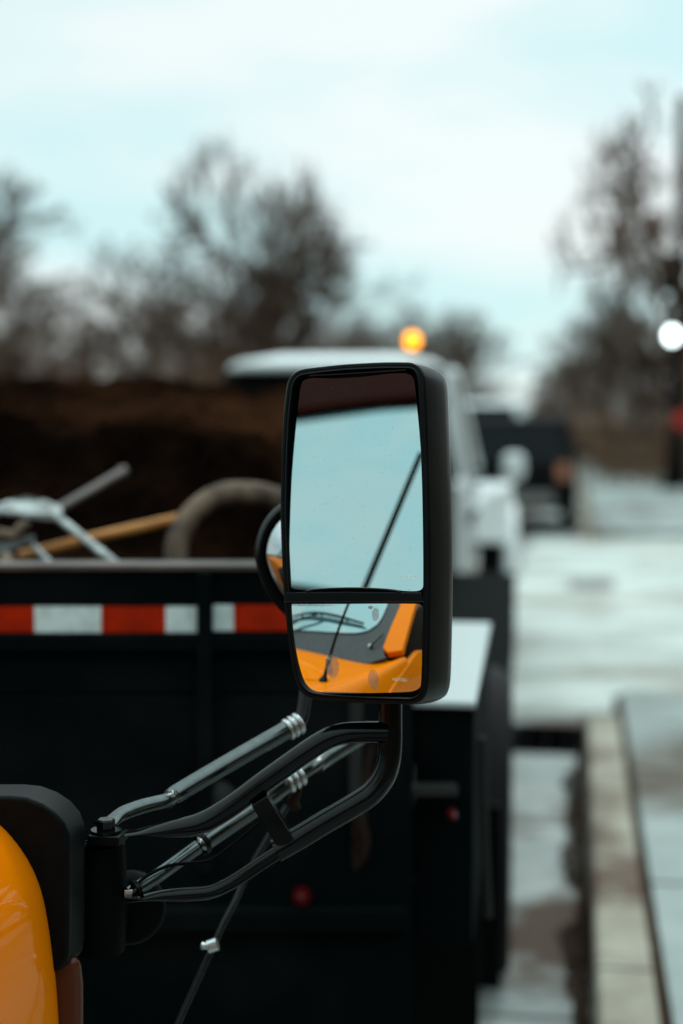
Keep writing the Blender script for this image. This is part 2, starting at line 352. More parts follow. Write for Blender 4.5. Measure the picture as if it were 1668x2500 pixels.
# ------------------------------------------------------------------ bare trees
def grow(seed,H,spread,levels=6,kids=3,up=.25,trunk_f=.28,r0=None,lean=(0,0),ratio=.72,droop=0):
    rnd=random.Random(seed);TR=[];TW=[]
    r0=r0 or H*.022
    def perp(d):
        a=Vector((rnd.gauss(0,1),rnd.gauss(0,1),rnd.gauss(0,1)));a-=d*a.dot(d);return a.normalized()
    def seg(lst,a,b,ra,rb,n):
        lst.append((a,b,ra,rb,n))
    def br(p,d,L,r,lv):
        n=3 if lv>2 else 2
        q=p
        for i in range(n):
            d=(d+perp(d)*rnd.uniform(.05,.22)+Vector((0,0,up*.25-droop*(levels-lv)*.1))).normalized()
            q2=q+d*L/n;ra=r*(1-.35*i/n);rb=r*(1-.35*(i+1)/n)
            seg(TR if lv>=levels-2 else TW,q,q2,max(ra,.0065),max(rb,.0055),7 if lv>=levels-1 else (5 if lv>=levels-2 else 3))
            if lv>0 and i>0 or lv>=levels:
                if i>0 or lv<levels:
                    pass
            if lv>0 and i<n-1 and rnd.random()<.75:
                a=perp(d);nd=(d*.55+a*spread+Vector((0,0,up*.3))).normalized()
                br(q2,nd,L*ratio*rnd.uniform(.65,.95),rb*.5,lv-1)
            q=q2
        if lv>0:
            for k in range(kids if lv<levels else kids+1):
                a=perp(d);nd=(d*.75+a*spread*rnd.uniform(.5,1.1)+Vector((0,0,up*.3))).normalized()
                br(q,nd,L*ratio*rnd.uniform(.75,1.1),r*.62,lv-1)
    d=Vector((lean[0],lean[1],1)).normalized()
    br(Vector((0,0,0)),d,H*trunk_f,r0,levels)
    return TR,TW
def segmesh(name,segs,mt):
    vs=[];fs=[]
    for a,b,ra,rb,n in segs:
        d=(b-a).normalized();u=Vector((0,0,1)) if abs(d.z)<.9 else Vector((1,0,0))
        x=d.cross(u).normalized();y=x.cross(d);o=len(vs)
        for p,r in((a,ra),(b+d*rb*.3,rb)):
            for k in range(n):
                t=2*math.pi*k/n;vs.append(p+(x*math.cos(t)+y*math.sin(t))*r)
        for k in range(n):fs.append((o+k,o+(k+1)%n,o+n+(k+1)%n,o+n+k))
    me=bpy.data.meshes.new(name);me.from_pydata(vs,[],fs);me.materials.append(mt);me.update();return me
PROTO={}
def proto(key,seed,**k):
    TR,TW=grow(seed,10,**k)
    z=max(s[1].z for s in TR+TW)
    PROTO[key]=(segmesh('trunk',TR,M['bark']),segmesh('crown',TW,M['bark']),z)
proto('tall',11,spread=.62,levels=6,kids=2,up=.35,trunk_f=.26,r0=.20,ratio=.76)
proto('wide',5,spread=.9,levels=6,kids=3,up=.15,trunk_f=.20,r0=.2,ratio=.70)
proto('oval',17,spread=.85,levels=6,kids=3,up=.12,trunk_f=.24,r0=.2,ratio=.70)
proto('high',41,spread=.85,levels=6,kids=3,up=.08,trunk_f=.38,r0=.2,ratio=.62)
proto('bushy',23,spread=.85,levels=5,kids=3,up=.2,trunk_f=.13,r0=.12,ratio=.78)
proto('upright',31,spread=.5,levels=6,kids=3,up=.6,trunk_f=.22,r0=.17,ratio=.72)
def tree(key,px,dep,ytop,label,wid=1,rz=0,zb=0,name='bare_tree',group='bare trees behind the street'):
    b=at(px,1040,dep);H=CAMZ+(1040-ytop)/FPX*dep-zb
    tr,cr_,z=PROTO[key];s=H/z
    o=thing(name,label,'tree',(b.x,b.y,zb),rz,group);o.scale=(s*wid,s*wid,s)
    for nm,me in(('trunk',tr),('crown',cr_)):
        c=bpy.data.objects.new(nm,me);COL.objects.link(c);c.parent=o
    return o
tree('oval',545,40,335,'tallest bare tree rising in the middle of the left treeline',.62,2.4)
tree('bushy',352,38,585,'dense rounded bare tree left of the tallest bare tree',1.15,1.0)
tree('bushy',705,42,555,'dense bare tree just right of the tallest bare tree',1.1,2.2)
tree('wide',-25,30,430,'dark bare tree cut by the left edge of the picture',1.1,.2)
tree('bushy',-20,36,660,'lower dense tree at the foot of the dark leftmost tree',.9,3.3)
tree('wide',180,60,775,'small distant bare tree between the left edge and the rounded tree',.9,2.0)
tree('bushy',470,48,690,'low bushy tree half hidden behind the tallest bare tree',1.1,4.0)
tree('bushy',600,50,755,'low bushy tree behind the truck roof end',1.2,.9)
tree('wide',830,60,740,'thin bare tree farthest right in the left treeline',1.1,5.0)
tree('wide',1060,75,740,'rounded distant tree above the white cab beside the amber lamp',1.25,1.9)
tree('bushy',1130,80,800,'low distant tree where the road vanishes left of the gap',1.3,2.9)
tree('bushy',960,70,825,'low dark tree directly behind the amber lamp',1.2,.3)
tree('high',1700,34,190,'tall bare tree at the right edge above the street lamp',.8,1.3)
tree('high',1600,46,300,'tall bare tree behind the utility pole with brown cans',.55,4.2)
tree('bushy',1620,48,700,'dense low tree between the dark pole and the pale pole',1.2,1.9)
tree('bushy',1460,66,760,'grey bare tree left of the utility pole',1.2,.7)
tree('bushy',1560,50,760,'dense bare tree low behind the street lamp',1.3,3.7)
tree('wide',1395,85,870,'small far tree at the right side of the road gap',1.1,5.2)
tree('bushy',1350,95,925,'smallest far tree nearest the road gap on the right',1.1,2.4)
# thickets: brush nobody could count
def thicket(name,label,rows,seed,mt,n_each=1):
    rnd=random.Random(seed);vs=[];fs=[]
    for (px0,px1,dep,yt,cnt) in rows:
        for i in range(cnt):
            px=rnd.uniform(px0,px1);dd=dep*rnd.uniform(.85,1.15);b=at(px,1040,dd);b.z=-.1
            top=CAMZ+(1040-yt)/FPX*dd;h=max(.5,top*rnd.uniform(.35,1.1))
            for k in range(34):
                a=rnd.random()*6.28;sp=rnd.random()*.55
                p=b+Vector((rnd.gauss(0,.5),rnd.gauss(0,.5),h*rnd.random()**.8*.75))
                l=h*rnd.uniform(.12,.36);d=Vector((math.cos(a)*sp,math.sin(a)*sp,1)).normalized()*l
                wv=Vector((math.cos(a+1.57),math.sin(a+1.57),0))*rnd.uniform(.012,.03)
                wv2=Vector((math.cos(a),math.sin(a),0))*.02
                o=len(vs);vs+=[p-wv,p+wv,p+wv2,p+d];fs+=[(o,o+1,o+3),(o+1,o+2,o+3),(o+2,o,o+3)]
    me=bpy.data.meshes.new(name);me.from_pydata(vs,[],fs);me.materials.append(mt);me.update()
    o=bpy.data.objects.new(name,me);COL.objects.link(o);return tag(o,label,'thicket',kind='stuff')
thicket('thicket','brown leafless brush filling the bank behind the mulch truck',[(-200,900,42,815,300),(-200,560,34,860,160),(500,1000,55,815,160)],3,M['brush'])
thicket('thicket','brown leafless brush along the right side of the street',[(1400,1760,50,930,70),(1460,1800,40,985,45),(1340,1560,66,960,55),(1310,1420,80,985,70),(1000,1220,85,970,90)],8,M['brush'])

# ------------------------------------------------------------------ street furniture on the right
b=at(1530,1040,46)
t=thing('utility_pole','pale wooden utility pole with two brown cans high in the right trees','utility pole',(b.x,b.y,.1))
m=MB();m.tube([(0,0,0),(0,0,8.6)],[.17,.12],n=16,smooth=False);M['pole']=mat('weathered_pole',(.16,.13,.11),.85);m.build('pole',M['pole'],t,smooth=40)
m=MB();m.box((-.9,.13,7.95),(1.2,.25,8.08));m.build('crossarm',M['pole'],t)
M['can']=mat('rusty_can',(.09,.035,.02),.6)
for x,r,h in((-.42,.17,.75),(.78,.27,1.0)):
    m=MB();m.lathe((x,-.1,7.3),(0,0,1),[(0,0),(r*.9,0),(r,.05),(r,h-.1),(r*.7,h),(.05,h+.03),(0,h+.03)],20);m.build('transformer',M['can'],t,smooth=40)
b=at(1657,1040,34.5)
t=thing('utility_pole','tall dark utility pole at the right edge behind the street lamp','utility pole',(b.x,b.y,.1))
M['darkpole']=mat('tarred_pole',(.012,.009,.008),.9,spec=.1)
m=MB();m.tube([(0,0,0),(0,0,9.35)],[.19,.13],n=16,smooth=False);m.build('pole',M['darkpole'],t,smooth=40)
m=MB();m.lathe((-.30,-.05,4.7),(0,0,1),[(0,0),(.22,0),(.24,.05),(.24,.85),(.17,.95),(0,.95)],20);m.build('transformer',M['darkpole'],t,smooth=40)
b=at(1638,1040,33)
t=thing('street_lamp','black street lamp with a lit white globe at the right edge','street lamp',(b.x,b.y,.15))
m=MB();zl=CAMZ+(1040-820)/FPX*33-.15
m.lathe((0,0,0),(0,0,1),[(0,0),(.22,0),(.22,.15),(.13,.35),(.09,.6),(.07,1.0),(.055,zl-.3),(.09,zl-.25),(.10,zl-.17),(0,zl-.17)],20);m.build('pole',M['black_matt'],t,smooth=40)
M['globe']=mat('lit_globe',(.8,.85,.85),.3,emit=(.85,.98,1),es=9)
m=MB();m.lathe((0,0,zl),(0,0,1),[(.001,-.18)]+[(.12*math.cos(a),.17*math.sin(a)) for a in [R(x) for x in range(-80,81,16)]]+[(.001,.18)],20);m.build('globe',M['globe'],t,smooth=60)
m=MB();m.lathe((0,0,zl+.17),(0,0,1),[(.13,-.03),(.09,.03),(.02,.1),(.001,.14)],16);m.build('finial',M['black_matt'],t,smooth=40)
b=at(1664,1040,31)
t=thing('red_sign','small red sign on a post behind the street lamp','sign',(b.x,b.y,.12))
M['redsign']=mat('red_sign',(.45,.02,.01),.5)
m=MB();m.tube([(0,.02,0),(0,.02,1.75)],.03,n=10,smooth=False);m.build('post',M['black_matt'],t)
m=MB();m.lathe((0,-.02,1.62),(0,1,0),[(0,0),(.19,0),(.19,.012),(0,.012)],8);m.build('sign_panel',M['redsign'],t)

# ------------------------------------------------------------------ vehicles ahead
def wheel(parent,c,ax,r=.38,wd=.24,name='wheel'):
    m=MB();h=wd/2
    m.lathe(c,ax,[(r*.60,-h*.8),(r*.70,-h),(r*.93,-h),(r,-h*.7),(r,h*.7),(r*.93,h),(r*.70,h),(r*.60,h*.8)],36)
    o=m.build(name,M['tyre'],parent,smooth=40)
    m=MB();m.lathe(c,ax,[(.001,h*.35),(r*.16,h*.45),(r*.2,h*.2),(r*.5,h*.1),(r*.6,h*.75),(r*.62,h*.8),(r*.60,-h*.8),(r*.4,-h*.5),(.001,-h*.5)],28)
    m.build('rim',M['rim'],o,smooth=40)
    return o
def car(name,label,cat,x0,x1,y0,L,H,paint,sill=1.0,clear=.30,roof_in=.16,group=None,rear=.25,front=1.5,parts=True):
    t=thing(name,label,cat,((x0+x1)/2,y0,-.008 if x1<.1 else .12),0,group);hw=(x1-x0)/2
    body=[]
    for s in(-1,1):
        body+=[(s*hw*.94,.10,clear),(s*hw*.94,L-.10,clear),(s*hw,.04,.62),(s*hw,L-.15,.55),(s*hw*.98,.06,sill),(s*hw*.94,L*.72,sill),(s*hw*.86,L-.2,sill-.22)]
    hull('body',body,paint,t,bevel=.07)
    gl=[]
    for s in(-1,1):
        gl+=[(s*hw*.90,.16,sill-.03),(s*hw*.90,L-front+.25,sill-.03),(s*(hw-roof_in-.06),.16+rear,H-.05),(s*(hw-roof_in-.06),L-front-.6,H-.05)]
    hull('window_glass',gl,M['glass'],t,bevel=.03)
    rf=[]
    for s in(-1,1):
        rf+=[(s*(hw-roof_in),.1+rear,H-.08),(s*(hw-roof_in),L-front-.55,H-.08),(s*(hw-roof_in-.1),.2+rear,H),(s*(hw-roof_in-.1),L-front-.7,H)]
    hull('roof',rf,paint,t,bevel=.03)
    for s in(-1,1):
        m=MB();m.bar((s*hw*.92,.13,sill-.04),(s*(hw-roof_in-.03),.13+rear,H-.06),.11,.08)
        m.build('pillar',paint,t);m=MB();m.bar((s*hw*.91,L-front+.27,sill-.04),(s*(hw-roof_in-.03),L-front-.58,H-.06),.07,.07)
        m.build('pillar',paint,t);m=MB();m.bar((s*hw*.915,L*.42,sill-.04),(s*(hw-roof_in-.03),L*.42,H-.06),.09,.05);m.build('pillar',paint,t)
        for yy in(.85,L-.9):wheel(t,(s*(hw-.13),yy,.36),(s,0,0),.36)
        m=MB();m.box((s*hw*.80-.10,-.012,sill-.30),(s*hw*.80+.09,.10,sill-.06));m.build('tail_lamp',M['lens_tan'],t,bevel=.01)
        m=MB();m.box((s*(hw+.10)-.09,L-front-.1,sill-.02),(s*(hw+.10)+.09,L-front+.05,sill+.13));m.build('wing_mirror',paint,t,bevel=.03)
    m=MB();m.box((-hw*.62,-.07,.46),(hw*.66,.06,.64));m.build('bumper',M['plate'],t,bevel=.02)
    return t
G='vehicles parked along the kerb'
car('suv','black sport utility vehicle parked directly ahead of the white cab','suv',-1.99,.0,20.9,4.6,1.74,M['carblack'],sill=1.12,clear=.36,group=G)
car('parked_car','tall dark car farther up the kerb beyond the black sport utility vehicle','car',-2.05,-.18,32.0,4.5,1.9,M['carblack'],sill=1.15,clear=.3,group=G)
M['van']=mat('white_van_paint',(.68,.74,.74),.4,coat=.4)
car('van','white van with a tall roof seen between the cab and the black vehicle','van',-2.75,-.9,25.9,5.2,2.06,M['van'],sill=1.2,clear=.35,group=G)
b=at(1540,1040,44)
car('parked_car','dark car standing off the street below the utility pole','car',b.x-.95,b.x+.95,b.y,4.4,1.5,M['carblack'],sill=.95,clear=.28,group=G)

# ------------------------------------------------------------------ dump truck
TD=Vector((.1302,.9915));TRt=Vector((.9915,-.1302))
def T(a,b_,z):                            # a: metres right of the truck's right side, b: metres along it
    p=Vector((.248,2.6))+TRt*a+TD*b_; return cw(p.x,p.y,z)
def tb(m,a0,a1,b0,b1,z0,z1):
    return m.hexa([T(a0,b0,z0),T(a1,b0,z0),T(a1,b1,z0),T(a0,b1,z0),T(a0,b0,z1),T(a1,b0,z1),T(a1,b1,z1),T(a0,b1,z1)])
M['latch']=mat('dull_grey_steel',(.022,.024,.023),.7,spec=.1)
dt=thing('dump_truck','black dump truck with a white cab and red and white tape across its tailgate','dump truck')
D=2.55
def face_box(m,x0,x1,y0,y1,d0,d1):        # slab parallel to the tailgate
    def q(px,py):  # metres on the tailgate plane
        return (px-834)/FPX*D, CAMZ+(1040-py)/FPX*D
    xa,za=q(x0,y1);xb,zb=q(x1,y0)
    return m.hexa([cw(xa,d0,za),cw(xb,d0,za),cw(xb,d1,za),cw(xa,d1,za),cw(xa,d0,zb),cw(xb,d0,zb),cw(xb,d1,zb),cw(xa,d1,zb)])
m=MB();face_box(m,-2300,775,1394,1700,D,D+.06);face_box(m,-2300,775,1548,1592,D-.018,D-.001)
m.build('tailgate',M['black_matt'],dt,bevel=.006);m=MB();face_box(m,-2300,1010,1702,2620,D,D+.06)
m.build('rear_panel',M['black_matt'],dt,bevel=.006)
m=MB();face_box(m,-2300,775,1378,1393,D-.012,D+.075);m.build('top_rail',M['rail'],dt,bevel=.003)
for x in(482,-640,-1700):
    m=MB();face_box(m,x,x+36,1394,2140,D-.03,D-.001);m.build('rib',M['black_matt'],dt,bevel=.004)
def tape(x0,x1,red,y0=1482,y1=1546):
    m=MB();face_box(m,x0,x1,y0,y1,D-.0035,D-.0005);m.build('reflective_tape',M['red_tape' if red else 'white_tape'],dt)
tape(-240,-85,0);tape(-84.5,80,1);tape(80.5,244,0);tape(244.5,402,1);tape(402.5,479,0)
tape(519,569,0,1478,1542);tape(569.5,730,1,1478,1542);tape(730.5,772,0,1478,1542)
# side walls, floor, headboard
m=MB();tb(m,-.36,-.31,-.02,5.3,.78,1.33);m.build('side_wall',M['black_matt'],dt)
m=MB();tb(m,-2.40,-2.35,.25,5.3,.78,1.33);m.build('side_wall',M['black_matt'],dt)
m=MB();tb(m,-2.35,-.36,5.25,5.3,.78,1.75);m.build('headboard',M['black_matt'],dt)
m=MB();tb(m,-2.35,-.30,.28,5.25,.74,.80);m.build('bed_floor',M['black_matt'],dt)
m=MB();tb(m,-1.7,-1.6,.3,8.4,.45,.73);tb(m,-.86,-.76,.3,8.4,.45,.73);tb(m,-1.6,-.86,1.0,1.1,.5,.68);m.build('chassis',M['black_matt'],dt)
m=MB();face_box(m,-1300,1000,2225,2290,D-.03,D-.001);m.build('bumper',M['black_matt'],dt,bevel=.01)
# toolbox and fender plate on the right
m=MB();tb(m,-.115,-.004,.02,1.05,.62,1.075);m.build('toolbox',M['black_matt'],dt,bevel=.006)
m=MB();tb(m,-.118,0,-.0,1.07,1.078,1.092);m.build('fender_plate',M['alu'],dt,bevel=.004)
m=MB();tb(m,-.35,.03,2.12,5.2,.45,.80);m.build('side_skirt',M['black_matt'],dt,bevel=.01)
m=MB();tb(m,-.42,-.02,3.4,3.43,.16,.6);m.build('mudflap',M['rubber'],dt)
m=MB();tb(m,-.44,-.005,.40,.43,.10,.62);m.build('mudflap',M['rubber'],dt)
m=MB();tb(m,-.44,.03,1.03,1.06,.14,.62);m.build('mudflap',M['rubber'],dt)
ax=(T(1,0,0)-T(0,0,0)).normalized()
for a_,bb in((-.08,1.55),(-.08,8.02),(-2.26,1.55),(-2.0,8.02)):
    s=1 if a_>-1 else -1
    wheel(dt,T(a_-(.05 if bb>5 else 0)*s,bb,.44),ax*s,.45,.26)
m=MB()
for px,py,r in((737,2190,.0165),(1105,1990,.008)):
    c=at(px,py,D-.01);n_=cw(0,-1,0)-cw(0,0,0);m2=MB();m2.lathe(c,n_,[(.001,.022),(r*.6,.018),(r,.008),(r,-.02)],20);m2.build('marker_lamp',M['red_lens'],dt,smooth=50)
m=MB();face_box(m,905,1125,1944,1962,D+.02,D+.07);m.build('light_bar',M['latch'],dt)
# latch chain and hook on the tailgate
M['rust']=mat('rusty_steel',(.018,.009,.006),.7,spec=.1)
m=MB()
for k in range(9):
    c=at(872+4*math.sin(k*1.3),1925+k*22,D-.03);a=.011
    pts=[c+cw(math.cos(t)*a*(.7 if k%2 else .3),math.sin(t)*.004,0)-cw(0,0,0)+Vector((0,0,math.sin(t)*a*1.3)) for t in [R(q) for q in range(0,360,30)]]
    m.tube(pts+[pts[0]],.003,n=6,sub=2)
m.build('chain',M['rust'],dt,smooth=60)
m=MB();m.tube([at(905,1820,D-.02),at(893,1900,D-.03),at(880,1990,D-.035),at(893,2060,D-.035),at(880,2110,D-.03)],[.006,.008,.012,.009,.005],n=10);m.build('latch_hook',M['rust'],dt,smooth=60)
m=MB();m.lathe(at(538,1942,D-.012),cw(0,-1,.3)-cw(0,0,0),[(.001,.012),(.016,.009),(.026,0),(.026,-.02)],24);m.build('latch_plate',M['latch'],dt,smooth=50)
m=MB();m.tube([at(870,1700,D-.03),at(868,1950,D-.03)],.012,n=10,smooth=False);m.build('latch_rod',M['latch'],dt)
m=MB();m.tube([at(1178,1800,2.75),at(1184,2050,2.76),at(1192,2240,2.77)],.009,n=10);m.build('side_rod',M['latch'],dt,smooth=60)
# cab
body=[]
for a in(-.27,-2.0):
    i=.05 if a>-1 else -.05
    body+=[T(a,5.75,.62),T(a,8.9,.6),T(a,5.72,1.30),T(a-i*.3,7.95,1.28),T(a-i*3,9.1,1.12),T(a-i*2.4,9.2,.65)]
cab=hull('cab_body',body,M['white'],dt,bevel=.08)
gl=[]
for a,ar in((-.31,-.46),(-1.96,-1.66)):
    gl+=[T(a+(.02 if a>-1 else 0),5.80,1.27),T(a+(.02 if a>-1 else 0),7.9,1.27),T(ar+(.02 if a>-1 else 0),5.95,1.97),T(ar+(.02 if a>-1 else 0),7.15,1.97)]
M['cab_glass']=mat('tinted_cab_glass',(.0015,.0025,.003),.4,spec=.04);hull('window_glass',gl,M['cab_glass'],dt,bevel=.03)
rf=[]
for ar,i in((-.40,-.10),(-1.72,.12)):
    rf+=[T(ar,5.80,1.93),T(ar,7.35,1.93),T(ar+i*.5,5.80,1.985),T(ar+i*.5,7.35,1.98),T(ar+i*2.6,5.95,2.035),T(ar+i*2.6,7.2,2.03)]
hull('roof',rf,M['white'],dt,bevel=.025)
for a,ar in((-.285,-.425),(-1.98,-1.70)):
    m=MB();m.bar(T(a,7.92,1.25),T(ar,7.16,1.98),.08,.07);m.build('pillar',M['white'],dt,bevel=.02)
    m=MB();m.bar(T(a,6.75,1.25),T(ar,6.7,1.97),.07,.03);m.build('pillar',M['white'],dt,bevel=.02);m=MB();m.bar(T(a-.01 if a>-1 else a,5.84,1.25),T(ar,5.95,1.95),.07,.05);m.build('pillar',M['white' if a>-1 else 'black_matt'],dt,bevel=.02)
M['white_arch']=M['black_matt']
for aa,ab in((-.35,-.02),(-2.25,-1.92)):
    pf=[]
    for bb,zz,q in((7.15,.80,.85),(7.25,.95,.8),(7.5,1.12,.5),(7.95,1.19,.0),(8.3,1.15,.0),(8.62,.98,.2),(8.7,.72,.2),(7.6,.76,.0)):
        e_=ab+(aa-ab)*q if aa<ab and ab>-1 else ab;pf+=[T(aa,bb,zz),T(e_,bb,zz)]
    hull('front_fender',pf,M['white'],dt,bevel=.06)
m=MB();
pts=[T(-.03,8.02+math.cos(t)*.53,.44+math.sin(t)*.55) for t in [R(q) for q in range(0,181,12)]]
m.tube(pts,.05,n=10,sub=2);m.build('fender_flare',M['white'],dt,smooth=60)
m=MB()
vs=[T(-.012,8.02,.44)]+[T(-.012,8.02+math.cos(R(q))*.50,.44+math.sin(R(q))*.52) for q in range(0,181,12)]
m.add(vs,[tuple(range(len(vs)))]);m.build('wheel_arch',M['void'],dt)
m=MB();tb(m,-.09,.07,7.45,7.60,1.22,1.41);o=m.build('wing_mirror',M['white'],dt,bevel=.05)
m=MB();m.bar(T(-.29,7.62,1.28),T(-.05,7.56,1.30),.04);m.build('bracket',M['black_matt'],o)
m=MB();m.bar(T(-.258,6.85,1.16),T(-.258,7.02,1.16),.03,.03);m.build('door_handle',M['black_matt'],dt,bevel=.005)
for bb in(5.95,6.83,7.62):
    m=MB();m.bar(T(-.266,bb,.74),T(-.27,bb,1.22),.009,.006);m.build('door_seam',M['black_matt'],dt)
m=MB();tb(m,-.272,-.248,5.85,7.45,1.0,1.03);m.build('side_moulding',M['black_matt'],dt)
m=MB();tb(m,-.27,-.06,5.85,7.4,.50,.56);m.build('side_step',M['black_matt'],dt,bevel=.01)
# amber lamp on the roof
c=at(1007,830,9.05)
m=MB();m.lathe((c.x,c.y,2.025),(0,0,1),[(0,0),(.07,0),(.07,.02),(.012,.025),(.012,c.z-2.025-.045),(0,c.z-2.025-.045)],16);bl=m.build('beacon',M['black_matt'],dt,smooth=40)
m=MB();m.lathe(c,(0,0,1),[(.001,-.045),(.04,-.045)]+[(.047*math.cos(R(a)),.047*math.sin(R(a))) for a in range(-50,81,10)]+[(.001,.047)],16);m.build('lens',M['amber'],bl,smooth=70)

# mulch heap: one object nobody could count
m=MB();NA,NB=90,150;vs=[]
for j in range(NB+1):
    b_=.20+5.0*j/NB
    for i in range(NA+1):
        a=-2.34+1.97*i/NA
        e=min(1,min(i,NA-i)/10);f=min(1,(b_-.2)/1.9);bk=min(1,(5.2-b_)/1.2)
        z=1.22+(.56*math.sin(f*math.pi/2)*(.35+.65*e)-.10*(i/NA))*bk
        p=T(a,b_,z);n1=noise.noise(Vector(p)*1.7)*.09+noise.noise(Vector(p)*6)*.035+noise.noise(Vector(p)*19)*.018
        vs.append((p.x,p.y,z+n1*(1 if f>0 else 0)))
fs=[(j*(NA+1)+i,j*(NA+1)+i+1,(j+1)*(NA+1)+i+1,(j+1)*(NA+1)+i) for j in range(NB) for i in range(NA)]
m.add(vs,fs)
rnd=random.Random(9)
for k in range(6000):
    v=Vector(vs[rnd.randrange(len(vs))]);d=Vector((rnd.gauss(0,1),rnd.gauss(0,1),rnd.gauss(0,.5))).normalized()*rnd.uniform(.01,.04)
    s_=d.cross(Vector((0,0,1))).normalized()*rnd.uniform(.003,.008);v=v+Vector((0,0,.008))
    m.add([v-d,v+s_,v+d,v-s_],[(0,1,2,3)])
tag(m.build('mulch',M['mulch']),'dark brown heap of shredded mulch filling the dump bed','mulch heap',kind='stuff')

# tools lying at the back of the bed
DT=2.85
t=thing('shovel','steel shovel with its grey blade up and thin metal shaft over the tailgate','shovel',at(150,1250,DT))
b0=Vector(t.location)
def rel(m): m.v=[tuple(Vector(v)-b0) for v in m.v];return m
m=MB();
pl=[(-25,1238),(20,1222),(68,1210),(110,1220),(150,1236),(153,1252),(146,1264),(100,1262),(55,1254),(10,1248),(-25,1254)]
top=[at(x,y,DT+.06+(0 if y>1240 else .05)) for x,y in pl];bot=[p+Vector((0,0,-.006)) for p in top];n_=len(pl)
m.add(top+bot,[tuple(range(n_)),tuple(range(2*n_-1,n_-1,-1))]+[(i,(i+1)%n_,n_+(i+1)%n_,n_+i) for i in range(n_)]);rel(m).build('blade',M['steel'],t)
m=MB();m.tube([at(135,1258,DT+.05),at(215,1322,DT-.05),at(300,1390,DT-.22)],.0085,n=12);rel(m).build('shaft',M['steel'],t,smooth=60)
t=thing('tool_handle','long orange wooden tool handle lying above the tailgate rail','tool handle',at(245,1310,DT));b0=Vector(t.location)
m=MB();m.tube([at(48,1358,DT+.1),at(250,1308,DT+.1),at(470,1258,DT+.1)],[.0115,.0115,.0115],n=14);rel(m).build('handle',M['wood'],t,smooth=60)
t=thing('pry_bar','thin dark bar sticking up out of the mulch behind the shovel','pry bar',at(220,1195,DT));b0=Vector(t.location)
m=MB();m.tube([at(140,1245,3.0),at(225,1196,3.15),at(300,1152,3.3)],[.011,.011,.012],n=10);m.tube([at(296,1154,3.3),at(303,1150,3.31)],[.016,.014],n=10,smooth=False);rel(m).build('shaft',M['rail'],t,smooth=60)
t=thing('hoe','pale steel hoe blade poking in from the left edge above the rail','hoe',at(40,1330,DT));b0=Vector(t.location)
m=MB();m.hexa([at(-40,1362,DT),at(86,1322,DT),at(86,1322,DT+.05),at(-40,1362,DT+.05),at(-40,1338,DT),at(84,1306,DT),at(84,1306,DT+.05),at(-40,1338,DT+.05)]);rel(m).build('blade',M['steel'],t,bevel=.002)
m=MB();m.tube([at(82,1332,DT),at(140,1392,DT-.2)],.006,n=8,smooth=False);rel(m).build('shaft',M['steel'],t)
t=thing('tool_handle','worn tan knobbly tool grips at the far left above the rail','tool grips',at(50,1285,DT));b0=Vector(t.location)
m=MB();m.tube([at(36,1312,DT),at(52,1288,DT),at(68,1274,DT)],[.010,.012,.008],n=10);rel(m).build('grip',M['mud'],t,smooth=60)
m=MB();m.tube([at(-20,1300,DT),at(12,1306,DT),at(34,1308,DT)],[.012,.013,.010],n=10);m.tube([at(15,1392,DT-.1),at(17,1360,DT-.05)],[.012,.014],n=10,smooth=False);rel(m).build('grip',M['mud'],t,smooth=60)
t=thing('hose','mud caked ribbed hose arching up out of the mulch beside the mirror','hose',at(560,1385,2.95));b0=Vector(t.location)
m=MB();cp=crom([at(x,y,dd) for x,y,dd in[(426,1420,2.9),(432,1330,2.92),(455,1275,2.94),(495,1232,2.96),(545,1207,2.98),(600,1203,3.0),(660,1212,3.02),(720,1240,3.04),(770,1300,3.06),(790,1400,3.08)]],10,False)
m.tube(cp,[.0225+.003*(i%2) for i in range(len(cp))],n=16,smooth=False);rel(m).build('hose_loop',M['mud'],t,smooth=60)
# ------------------------------------------------------------------ yellow truck behind and beside the camera
yt=thing('school_bus','yellow bus nose with black trim and a mirror arm beside the kerb','bus')
Nw=Vector((.1605,.7824,.6018)).normalized();Uw=Vector((-.9796,.2009,0));Vw=Vector((-.1209,-.5895,.7986));P0=Vector((-.709,.768,1.266))
XC=-1.934
def Wp(u,v,h=0): return P0+Uw*u+Vw*v+Nw*h
def mir(p): return Vector((2*XC-p[0],p[1],p[2]))
def plate(name,uv,h0,h1,mt,mirror=True,bevel=0,closed_smooth=0):
    pts=[Vector((u,v,0)) for u,v in uv]
    if closed_smooth:pts=crom(pts,closed_smooth)
    n=len(pts)
    for side in((0,1) if mirror else (0,)):
        m=MB();top=[Wp(p.x,p.y,h1) for p in pts];bot=[Wp(p.x,p.y,h0) for p in pts]
        if side:top=[mir(p) for p in top];bot=[mir(p) for p in bot]
        m.add(top+bot,[tuple(range(n)),tuple(range(2*n-1,n-1,-1))]+[(i,(i+1)%n,n+(i+1)%n,n+i) for i in range(n)])
        m.build(name,mt,yt,bevel=bevel)
UC=1.25
plate('windshield',[(UC-.012,.112),(.865,.115),(.613,.125),(.358,.134),(.25,.143),(.19,.160),(.157,.179),(.118,.222),(.10,.27),(.092,.323),(.086,.411),(.10,.62),(.13,.80),(.17,.85),(.24,.882),(.40,.898),(.537,.902),(.661,.894),(.772,.880),(.861,.862),(1.1,.835),(UC-.012,.82)],-.004,.004,M['windshield'])
plate('cowl',[(UC+.0,-.075),(.742,-.066),(.519,-.066),(.322,-.084),(.183,-.078),(.094,-.058),(-.002,-.012),(.012,.0),(.027,.046),(.01,.18),(-.015,.431),(-.03,.80),(.0,.93),(UC,.93)],-.03,-.006,M['cowl'])
